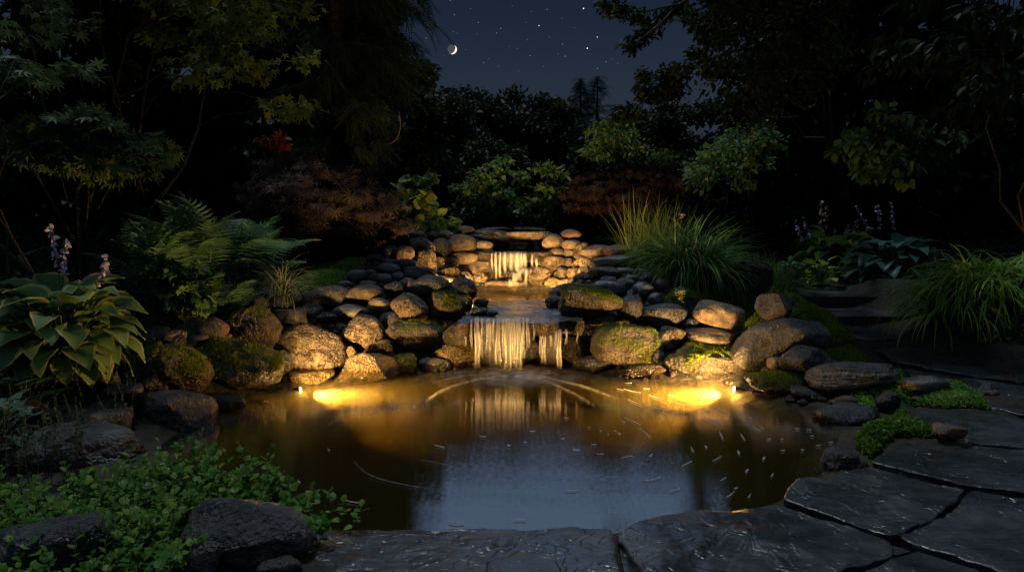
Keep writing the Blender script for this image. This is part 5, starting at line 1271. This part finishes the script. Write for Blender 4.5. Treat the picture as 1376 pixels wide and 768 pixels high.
laceleaf('big dark reddish-brown weeping maple mound above the left stones', [(345, 345), (330, 290), (335, 240), (360, 212), (405, 203), (455, 212), (495, 240), (530, 270), (548, 300), (552, 322), (520, 318), (480, 332), (420, 345)], 8.35, 9.6, 'laceleaf', 440, 80, 4600, .125, 110)
laceleaf('second, redder weeping maple behind the right back wall', [(752, 308), (760, 262), (785, 236), (830, 224), (880, 220), (915, 232), (918, 262), (870, 290), (820, 312), (790, 312)], 10.3, 11.6, 'lace_dark', 830, 81, 3200, .12, 80)

# --- ferns
FR = [T_frond(17, a_, w_) for a_, w_ in ((.5, .26), (.38, .24), (.6, .28))]
def fern(label, px, py, Y, L_, n, seed, spread=(0.2, 1.1), bias=None):
    rs = np.random.default_rng(seed); c = at(px, py, Y); z = min(c.z, gz(c.x, c.y)+.25) if False else gz(c.x, c.y)
    t = empty('fern', (c.x, c.y, z), label, 'fern', 'lady ferns on the left bank')
    for k in range(3):
        m_ = n//3; az = rs.uniform(0, 2*math.pi, m_)
        if bias is not None: az = rs.normal(bias, .9, m_)
        elv = rs.uniform(*spread, m_)
        d = np.stack([np.cos(az)*np.cos(elv), np.sin(az)*np.cos(elv), np.sin(elv)], 1)
        side = np.stack([-np.cos(az)*np.sin(elv), -np.sin(az)*np.sin(elv), np.cos(elv)], 1)+rs.normal(size=(m_, 3))*.15
        pos = np.tile([c.x, c.y, z+.02], (m_, 1))+rs.normal(size=(m_, 3))*.03
        scatter_obj('frond_cluster' if k else 'fronds', FR[k], pos, d, side, rs.uniform(L_*.65, L_*1.1, m_), M['fern_leaf'], t)
fern('tall fern with long arching fronds between the maples and the grass tuft', 275, 330, 6.9, 1.0, 24, 90, (.35, 1.25))
fern('second tall fern directly left of the weeping maple', 325, 320, 7.4, .95, 24, 91, (.25, 1.2))
fern('upright fern behind the hosta', 205, 300, 6.2, .75, 24, 92, (.5, 1.3))
fern('low fern spreading beside the variegated grass tuft', 300, 385, 6.6, .5, 24, 93, (.1, .8))
fern('small fern above the round reddish stone', 235, 400, 6.3, .45, 24, 94, (.2, 1.0))
tree('leafy_shrub', 'small lobed-leaf plant on the left bank above the round reddish stone', 'shrub', [(195, 375), (220, 352), (250, 350), (290, 375), (300, 398), (270, 415), (215, 415)], 5.9, 6.5, 24, .12, 620, IVY, .07, 'mid_leaf', 240, .012, 95, stems=3, tips=12)

# --- hostas
HE = T_heart(.42, .09, .24, .80); HB = T_heart(.42, .10, .28, .85); HN = T_heart(.28, .10, .35, .85)
def hosta(label, px, py, Y, n, L_, pet, tm, mats, seed, stalks=(), group='hostas', z=None, elr=(.15, 1.15), name='hosta', width=1.0):
    rs = np.random.default_rng(seed); c = at(px, py, Y); z = gz(c.x, c.y) if z is None else z
    t = empty(name, (c.x, c.y, z), label, 'hosta', group)
    az = (np.arange(n)*2.399+rs.uniform(-.3, .3, n)); f = (np.arange(n)+.5)/n
    el = elr[1]-(elr[1]-elr[0])*f**.8; pl = pet*(1.05-.45*f)*rs.uniform(.85, 1.15, n)
    d = np.stack([np.cos(az)*np.cos(el)*width, np.sin(az)*np.cos(el), np.sin(el)], 1)
    base = np.array([c.x, c.y, z+.01]); tip = base+d*pl[:, None]
    le = el-.72; d2 = np.stack([np.cos(az)*np.cos(le), np.sin(az)*np.cos(le), np.sin(le)], 1)
    up = np.stack([-np.cos(az)*np.sin(le), -np.sin(az)*np.sin(le), np.cos(le)], 1)+rs.normal(size=(n, 3))*.22
    d2 += rs.normal(size=(n, 3))*.12
    o = scatter_obj('leaves', tm, tip, d2, up, rs.uniform(L_*.72, L_*1.12, n), [M[m_] for m_ in mats], t, smooth=True)
    A = Acc()
    for i in range(n):
        p0 = Vector(base+rs.normal(size=3)*.01); p1 = Vector(tip[i]+d2[i]/np.linalg.norm(d2[i])*.02)
        tube_into(A, [tuple(p-t.location) for p in curve_pts(p0, p1, 4, sag=.04)], [.006, .005, .004, .0035], 5)
    A.build('leaf_stems', M['stem'], t)
    for (sx, sy, bend, fl) in stalks:
        tp = at(sx, sy, Y+rs.uniform(-.1, .1)); A = Acc()
        pts = [t.location.lerp(tp, q/6)+Vector((bend*math.sin(q/6*math.pi), 0, 0)) for q in range(7)]
        tube_into(A, [tuple(p-t.location) for p in pts], [.005-.0005*q for q in range(7)], 5); so = A.build('flower_stalk', M['stem'], t)
        m_ = 34; q = rs.random(m_); pos = np.array([tuple(pts[-1].lerp(pts[-3], v*.9)) for v in q])-0
        dd = rs.normal(size=(m_, 3)); dd[:, 2] = -abs(dd[:, 2])-.3
        bo = scatter_obj('blossoms', OV, pos, dd, rs.normal(size=(m_, 3)), rs.uniform(.03, .06, m_), M[fl], None)
        bo.data.transform(Matrix.Translation(-t.location)); bo.parent = so
    return t
hosta('variegated hosta with cream-edged green leaves and lilac flower stalks on the left', 86, 470, 4.95, 105, .27, .42, HE, ('hosta_green', 'hosta_edge'), 100, [(66, 300, .03, 'lilac'), (88, 320, -.02, 'lilac'), (146, 342, .03, 'lilac')], elr=(-.05, 1.35), name='variegated_hosta')
hosta('lime green hosta at the top of the stone steps', 1120, 376, 11.8, 100, .33, .70, HN, ('hosta_lime', 'hosta_lime'), 101, [(1140, 300, .02, 'lilac'), (1156, 285, 0, 'lilac')], elr=(.0, 1.3))
hosta('blue-green hosta with broad leaves right of the lime one', 1200, 382, 10.4, 100, .36, .62, HB, ('hosta_blue', 'hosta_blue'), 102, [(1178, 275, -.02, 'lilac'), (1198, 272, .02, 'lilac'), (1150, 275, .03, 'lilac')], elr=(.0, 1.3))
hosta('small hydrangea-like plant with round lime leaves and cream flowers behind the lime hosta', 1105, 330, 10.3, 30, .16, .4, OVW, ('lime_leaf',), 103, [(1104, 268, 0, 'cream'), (1068, 295, 0, 'lilac'), (1080, 290, 0, 'lilac'), (1110, 275, .02, 'pinkp')], elr=(.5, 1.4), name='flowering_plant')
hosta('dark low-leaved plant at the bottom right of the overhanging grass', 1355, 460, 6.6, 60, .10, .26, OV, ('heuchera',), 104, elr=(.1, 1.3), name='leafy_plant')
hosta('trailing lobed-leaf plant at the left edge below the hosta', 25, 560, 4.55, 120, .10, .42, IVY, ('heuchera',), 105, elr=(-.1, 1.3), name='coral_bells')
hosta('second lobed-leaf plant above the wide pale-topped boulder', -20, 610, 4.0, 70, .085, .34, IVY, ('heuchera',), 106, elr=(-.1, 1.2), name='coral_bells')
hosta('small pale green rosette at the foot of the steps', 1062, 400, 7.8, 26, .07, .10, IVY, ('mid_leaf',), 107, elr=(.0, 1.0), name='lobed_rosette')
hosta('small round-headed plant between the black tree and hostas', 1064, 262, 10.5, 34, .12, .30, OV, ('fern_leaf',), 108, elr=(.9, 1.5), name='leafy_plant')

# --- grasses
def grass(label, px, py, Y, n, L_, w, mat, seed, elev=(.7, 1.5), droop=(.8, 2.2), rad=.12, name='grass_clump', group='ornamental grasses', azb=None, extra=0, cat='grass', sx=1.0):
    rs = np.random.default_rng(seed); c = at(px, py, Y); z = gz(c.x, c.y)
    t = empty(name, (c.x, c.y, z), label, cat, group)
    def mk(nm, n, L0, w0, e, d_, mt):
        az = rs.uniform(0, 2*math.pi, n) if azb is None else rs.normal(azb, 1.0, n); r = rad*np.sqrt(rs.random(n))
        a2 = rs.uniform(0, 6.28, n); bx = c.x+np.cos(a2)*r*sx; by = c.y+np.sin(a2)*r
        base = np.stack([bx, by, gzv(bx, by)-.01], 1)
        V, lo, to = blades(n, base, az, rs.uniform(L0*.55, L0*1.1, n), rs.uniform(w0*.7, w0*1.2, n), rs.uniform(*e, n), rs.uniform(*d_, n), 8)
        return arr_obj(nm, V, lo, to, M[mt], t)
    mk('blades', n, L_, w, elev, droop, mat)
    if extra: mk('pale_blades', extra, L_*1.05, w*1.1, elev, droop, 'grass_pale')
    return t
grass('big arching green grass mound on top of the right stone pile', 925, 372, 8.35, 1300, 1.08, .015, 'grass_green', 110, (.55, 1.5), (.9, 2.5), .24, extra=70)
grass('golden upright grass left of the big arching mound', 878, 330, 8.9, 300, 1.0, .012, 'grass_gold', 111, (1.1, 1.55), (.1, .8), .24, sx=1.6)
grass('pale variegated grass tuft beside the green ground cover on the left', 378, 388, 7.1, 260, .62, .009, 'grass_pale', 112, (.6, 1.5), (.9, 2.4), .08)
grass('large overhanging lime grass mound at the right edge of the path', 1318, 398, 7.3, 1500, 1.0, .025, 'hakone', 113, (.7, 1.5), (1.5, 2.9), .33, sx=1.4)
grass('smaller overhanging lime grass left of the lime hosta', 1070, 378, 11.6, 420, .75, .014, 'hakone', 114, (.4, 1.3), (1.4, 2.7), .16)
grass('dark fine grass behind the jagged rock', 1040, 350, 9.2, 500, .6, .010, 'grass_green', 115, (.8, 1.5), (.3, 1.4), .3)
grass('soft dark green tuft beside the steps, right of the jagged rock', 1042, 405, 7.9, 340, .30, .007, 'grass_green', 116, (.5, 1.5), (.6, 2.0), .16)
# daylily flowers near the grass
for (a, b, Yf, lab, mt) in [(950, 243, 9.3, 'single cream-yellow flower standing above the big arching grass', 'cream'), (916, 290, 8.3, 'cream flower among the blades of the big grass', 'cream'), (934, 327, 7.95, 'small pinkish bloom low in the big grass', 'pinkp'), (1012, 183, 9.2, 'pink flower cluster on the shrub under the black tree', 'pinkp'), (1055, 301, 9.2, 'white-lilac flower spray behind the smaller lime grass', 'lilac')]:
    rs = np.random.default_rng(int(a)); tp = at(a, b, Yf); bx, by = tp.x+.06, tp.y+.1; zb = gz(bx, by)
    t = empty('flower', (bx, by, zb), lab, 'flower')
    A = Acc(); tube_into(A, [tuple(p-t.location) for p in curve_pts((bx, by, zb), tp, 6, wob=.02)], [.005, .0045, .004, .0035, .003, .003], 5); A.build('flower_stem', M['stem'], t)
    n = 7 if mt == 'cream' else 26; s_ = .05 if mt == 'cream' else .025
    pos = np.tile(tuple(tp), (n, 1))+rs.normal(size=(n, 3))*(.004 if mt == 'cream' else .04); d = unit(n, rs); d[:, 1] -= .5
    scatter_obj('petals', OVN, pos, d, rs.normal(size=(n, 3)), rs.uniform(s_*.8, s_*1.2, n), M[mt], t)
# bare twig left of centre
t = empty('bare_twig', at(545, 215, 9.7), 'thin bare curved twig behind the weeping maple', 'branch')
A = Acc(); tube_into(A, [tuple(at(a, b, 9.6)-t.location) for a, b in smooth_pts([(497, 199), (515, 196), (532, 188), (538, 170), (536, 150)], 4)], [.012-.0005*i for i in range(17)], 5); A.build('stick', M['twig'], t)
# broken stump by the steps
t = empty('tree_stump', on(1206, 383, .45), 'small broken pinkish stump among the hosta leaves beside the steps', 'stump')
rs = np.random.default_rng(7); V = []; Fc = []
for r_, (z, rr) in enumerate([(-.1, .10), (.06, .085), (.14, .08), (.17, .07), (.15, .03)]):
    for k in range(14): a = 2*math.pi*k/14; q = rr*(1+.15*math.sin(k*2.1)); V.append((math.cos(a)*q, math.sin(a)*q, z+(.03*rs.normal() if r_ > 1 else 0)))
for r_ in range(4):
    for k in range(14): k2 = (k+1) % 14; Fc.append((r_*14+k, r_*14+k2, (r_+1)*14+k2, (r_+1)*14+k))
Fc.append(tuple(56+k for k in range(14))); A = Acc(); A.add(V, Fc); A.build('stump_wood', M['red'], t)

# --- ground covers (nobody could count them)
def patch_points(poly, n, rs, y0=2.0):
    P = np.array(poly, float); x0, y0_ = P.min(0); x1, y1 = P.max(0); out = []
    W = [hit(a, b, y0) for a, b in poly]; WP = np.array([(w.x, w.y) for w in W]); a0, b0 = WP.min(0); a1, b1 = WP.max(0)
    tot = []
    while sum(len(t_) for t_ in tot) < n:
        x = rs.uniform(a0, a1, n*2); y = rs.uniform(b0, b1, n*2); s = sd_poly(WP, x, y); k = s < 0
        tot.append(np.stack([x[k], y[k]], 1))
        if sum(k) == 0: break
    q = np.concatenate(tot)[:n]; return np.stack([q[:, 0], q[:, 1], gzv(q[:, 0], q[:, 1])], 1), WP
def moss_patch(label, poly, n, mat, size, hgt, seed, tm=None, name='moss_carpet', bump=.06):
    rs = np.random.default_rng(seed); p, WP = patch_points(poly, n, rs)
    p[:, 2] += np.array([max(0, mnoise.noise(Vector((a*5, b*5, seed)))*.7+.4) for a, b in p[:, :2]])*bump*np.clip(-sd_poly(WP, p[:, 0], p[:, 1])/.08, 0, 1)
    p[:, 2] += rs.random(n)*hgt
    d = rs.normal(size=(n, 3))*.6; d[:, 2] = abs(d[:, 2])*.6+.3
    nn = rs.normal(size=(n, 3))*.5; nn[:, 2] += .8
    o = scatter_obj(name, tm or D2, p, d, nn, rs.uniform(size*.6, size*1.3, n), M[mat]); tag(o, label, kind='stuff')
moss_patch('low bright green ground cover above the left stones', [(385, 398), (405, 375), (430, 362), (470, 350), (500, 352), (488, 368), (455, 385), (420, 398)], 26000, 'cover_small', .020, .05, 120)
moss_patch('green moss bank among the boulders on the right', [(888, 412), (900, 395), (960, 392), (1010, 400), (1050, 405), (1060, 425), (1000, 445), (985, 440), (940, 415), (900, 425)], 30000, 'moss_bank', .020, .045, 121)
moss_patch('green moss slope between the boulders and the steps', [(1052, 405), (1085, 410), (1130, 440), (1150, 462), (1120, 466), (1080, 455), (1060, 430)], 30000, 'moss_bank', .020, .05, 122)
moss_patch('moss strip above the brown humped boulder', [(980, 445), (1010, 430), (1045, 432), (1035, 460), (1000, 470)], 14000, 'moss_bank', .020, .045, 123)
moss_patch('moss on the shore between layered slab and violet rock', [(1105, 480), (1140, 468), (1170, 485), (1150, 500), (1115, 500)], 12000, 'moss_bank', .018, .04, 124)
moss_patch('low green moss beside the right back wall', [(770, 322), (800, 316), (850, 318), (850, 334), (800, 330)], 9000, 'cover_small', .022, .05, 128)
IV2 = T_ovate(.42)
moss_patch('bright creeping leaves on the patio edge at the water', [(1150, 605), (1150, 590), (1180, 575), (1215, 553), (1225, 575), (1250, 580), (1250, 590), (1200, 592), (1170, 618)], 3000, 'cover', .026, .04, 125, IV2, 'creeping_plant', .06)
moss_patch('low creeping plant spreading across the path stones', [(1195, 520), (1235, 517), (1270, 515), (1320, 535), (1330, 552), (1270, 552), (1230, 548), (1200, 535)], 9000, 'cover_small', .016, .03, 126, IV2, 'creeping_plant', .05)
moss_patch('creeping plants on the low shore rocks at the right', [(1140, 540), (1170, 515), (1210, 500), (1215, 520), (1190, 545), (1160, 560)], 3500, 'cover_small', .018, .05, 127, IV2, 'creeping_plant', .07)
# leafy ground cover lower left: short upright shoots with leaf pairs
rs = np.random.default_rng(130); GCP = [(-60, 720), (-40, 665), (60, 660), (130, 650), (195, 632), (235, 612), (260, 610), (300, 628), (340, 625), (365, 650), (400, 665), (440, 680), (470, 705), (440, 712), (420, 745), (385, 712), (330, 690), (280, 700), (240, 730), (250, 790), (60, 800), (-60, 780)]
def cover_shoots(label, poly, nsh, seed, zt, leaf, mat, tall=(.06, .16), Lp=9):
    rs = np.random.default_rng(seed); P = np.array([tuple(on(a, b, zt))[:2] for a, b in poly]); x0, y0 = P.min(0); x1, y1 = P.max(0)
    pos = []; dr = []; nn = []; sc_ = []; A = Acc(); k = 0
    while k < nsh:
        x, y = rs.uniform(x0, x1), rs.uniform(y0, y1)
        if sd_poly(P, np.array([x]), np.array([y]))[0] > 0: continue
        k += 1; zb = max(gz(x, y), .02); h = rs.uniform(*tall)+max(0, zt-.06-zb)*rs.uniform(.5, 1); lean = rs.normal(size=2)*.05; yaw = rs.uniform(0, 6.28)
        b = Vector((x, y, zb)); tp = Vector((x+lean[0], y+lean[1], zb+h)); tube_into(A, [tuple(b), tuple(b.lerp(tp, .5)), tuple(tp)], [.003, .0025, .0015], 3)
        for j in range(Lp):
            f = 1-.75*j/Lp*rs.uniform(.8, 1.1); p = b.lerp(tp, f); a = yaw+j*2.4; e = .9-.9*(j/Lp)
            d = (math.cos(a)*math.cos(e), math.sin(a)*math.cos(e), math.sin(e)+rs.normal()*.15)
            pos.append(tuple(p)); dr.append(d); nn.append((-math.cos(a)*math.sin(e)+rs.normal()*.25, -math.sin(a)*math.sin(e)+rs.normal()*.25, math.cos(e)+.2)); sc_.append(leaf*rs.uniform(.6, 1.15)*(.6+.4*min(1, j/3)))
    o = scatter_obj('ground_cover', OVW, np.array(pos), np.array(dr), np.array(nn), np.array(sc_), M[mat]); tag(o, label, kind='stuff')
    o = A.build('ground_cover_stems', M['stem']); tag(o, 'thin stems of the '+label, kind='stuff')
cover_shoots('leafy green ground cover at the lower left shore', GCP, 560, 131, .16, .055, 'cover', tall=(.05, .22), Lp=8)
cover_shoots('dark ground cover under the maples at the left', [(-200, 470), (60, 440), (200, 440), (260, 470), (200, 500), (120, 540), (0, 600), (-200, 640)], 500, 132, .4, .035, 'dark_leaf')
# undergrowth closing the beds
def undergrowth(label, pts, n, seed, size, mat, hgt, tm=OVN):
    rs = np.random.default_rng(seed); P = np.array(pts, float); x0, y0 = P.min(0); x1, y1 = P.max(0)
    x = rs.uniform(x0, x1, n*3); y = rs.uniform(y0, y1, n*3); k = sd_poly(P, x, y) < 0; x, y = x[k][:n], y[k][:n]; n = len(x)
    hh = np.array([.25+.75*max(0, .5+mnoise.noise(Vector((a*1.3, b*1.3, seed)))) for a, b in zip(x, y)])*hgt
    p = np.stack([x, y, gzv(x, y)+rs.random(n)**.7*hh], 1); d = rs.normal(size=(n, 3)); d[:, 2] += .2; nn = rs.normal(size=(n, 3))*.6; nn[:, 2] += .8
    o = scatter_obj('undergrowth', tm, p, d, nn, rs.uniform(size*.6, size*1.3, n), M[mat]); tag(o, label, kind='stuff')
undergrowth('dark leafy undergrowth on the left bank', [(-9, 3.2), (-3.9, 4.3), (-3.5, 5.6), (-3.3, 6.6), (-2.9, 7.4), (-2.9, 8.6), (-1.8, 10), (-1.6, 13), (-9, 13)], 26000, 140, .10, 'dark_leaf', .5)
undergrowth('dark leafy undergrowth behind the falls', [(-2, 10.8), (-.6, 11.3), (.6, 11.3), (1.6, 10.6), (3.2, 10.0), (3.4, 14), (-2, 14)], 16000, 141, .10, 'dark_leaf', .45)
undergrowth('dark leafy undergrowth on the right bank', [(3.3, 11.7), (5.2, 11.7), (5.9, 10), (5.6, 8), (5.9, 6.2), (5.6, 5), (9, 4), (12, 9), (10, 14), (3.3, 14)], 26000, 142, .10, 'dark_leaf', .5)
undergrowth('far dark woodland floor plants', [(-30, 13), (30, 13), (40, 30), (-40, 30)], 12000, 143, .5, 'dark_leaf', 1.6, D2)
# far wood closing the horizon on every side
rs = np.random.default_rng(150); n = 60000; az = rs.uniform(0, 2*math.pi, n); rr = rs.uniform(24, 40, n); x = np.cos(az)*rr; y = np.sin(az)*rr+4
ok = ~((y > 16) & (np.abs(x) < y*.35)); x, y = x[ok], y[ok]; n = len(x)
hh = np.array([4.5+3*mnoise.noise(Vector((a*.25, b*.25, 2))) for a, b in zip(x, y)]); p = np.stack([x, y, gzv(x, y)+rs.random(n)*hh], 1)
o = scatter_obj('far_wood', D2, p, rs.normal(size=(n, 3)), rs.normal(size=(n, 3)), rs.uniform(.6, 1.1, n), M['dark_leaf']); tag(o, 'distant dark wood ringing the garden', kind='stuff')
# loose stones and soil crumbs in the joints of the walls
rs = np.random.default_rng(160); pos = []
big = [s for s in stones if s['c'].y > 3]
for s in big:
    for _ in range(10):
        a = rs.uniform(0, 6.28); q = rs.uniform(.75, 1.15); x = s['c'].x+math.cos(a)*s['W']*.5*q; y = s['c'].y+math.sin(a)*s['D']*.5*q; pos.append((x, y, gz(x, y)+.01))
V3, F3 = ICO[3]; P = []; lo = []; k = 0
V2 = V3; A = []
for (x, y, z) in pos:
    sc_ = rs.uniform(.012, .045)*np.array([1, rs.uniform(.7, 1), rs.uniform(.5, .8)]); off = Vector(rs.uniform(-9, 9, 3))
    P.append(V2*sc_*(1+.25*np.sin(V2[:, :1]*3+off.x)*np.cos(V2[:, 1:2]*4+off.y))+np.array([x, y, z])); lo.append(F3.ravel()+k); k += len(V2)
lo = np.concatenate(lo); T_ = np.full(len(lo)//3, 3)
o = link_mesh('gravel', np_mesh('gravel', np.concatenate(P), lo, np.arange(len(T_))*3, T_), M['brown']); tag(o, 'small loose gravel wedged between the stones', kind='stuff')
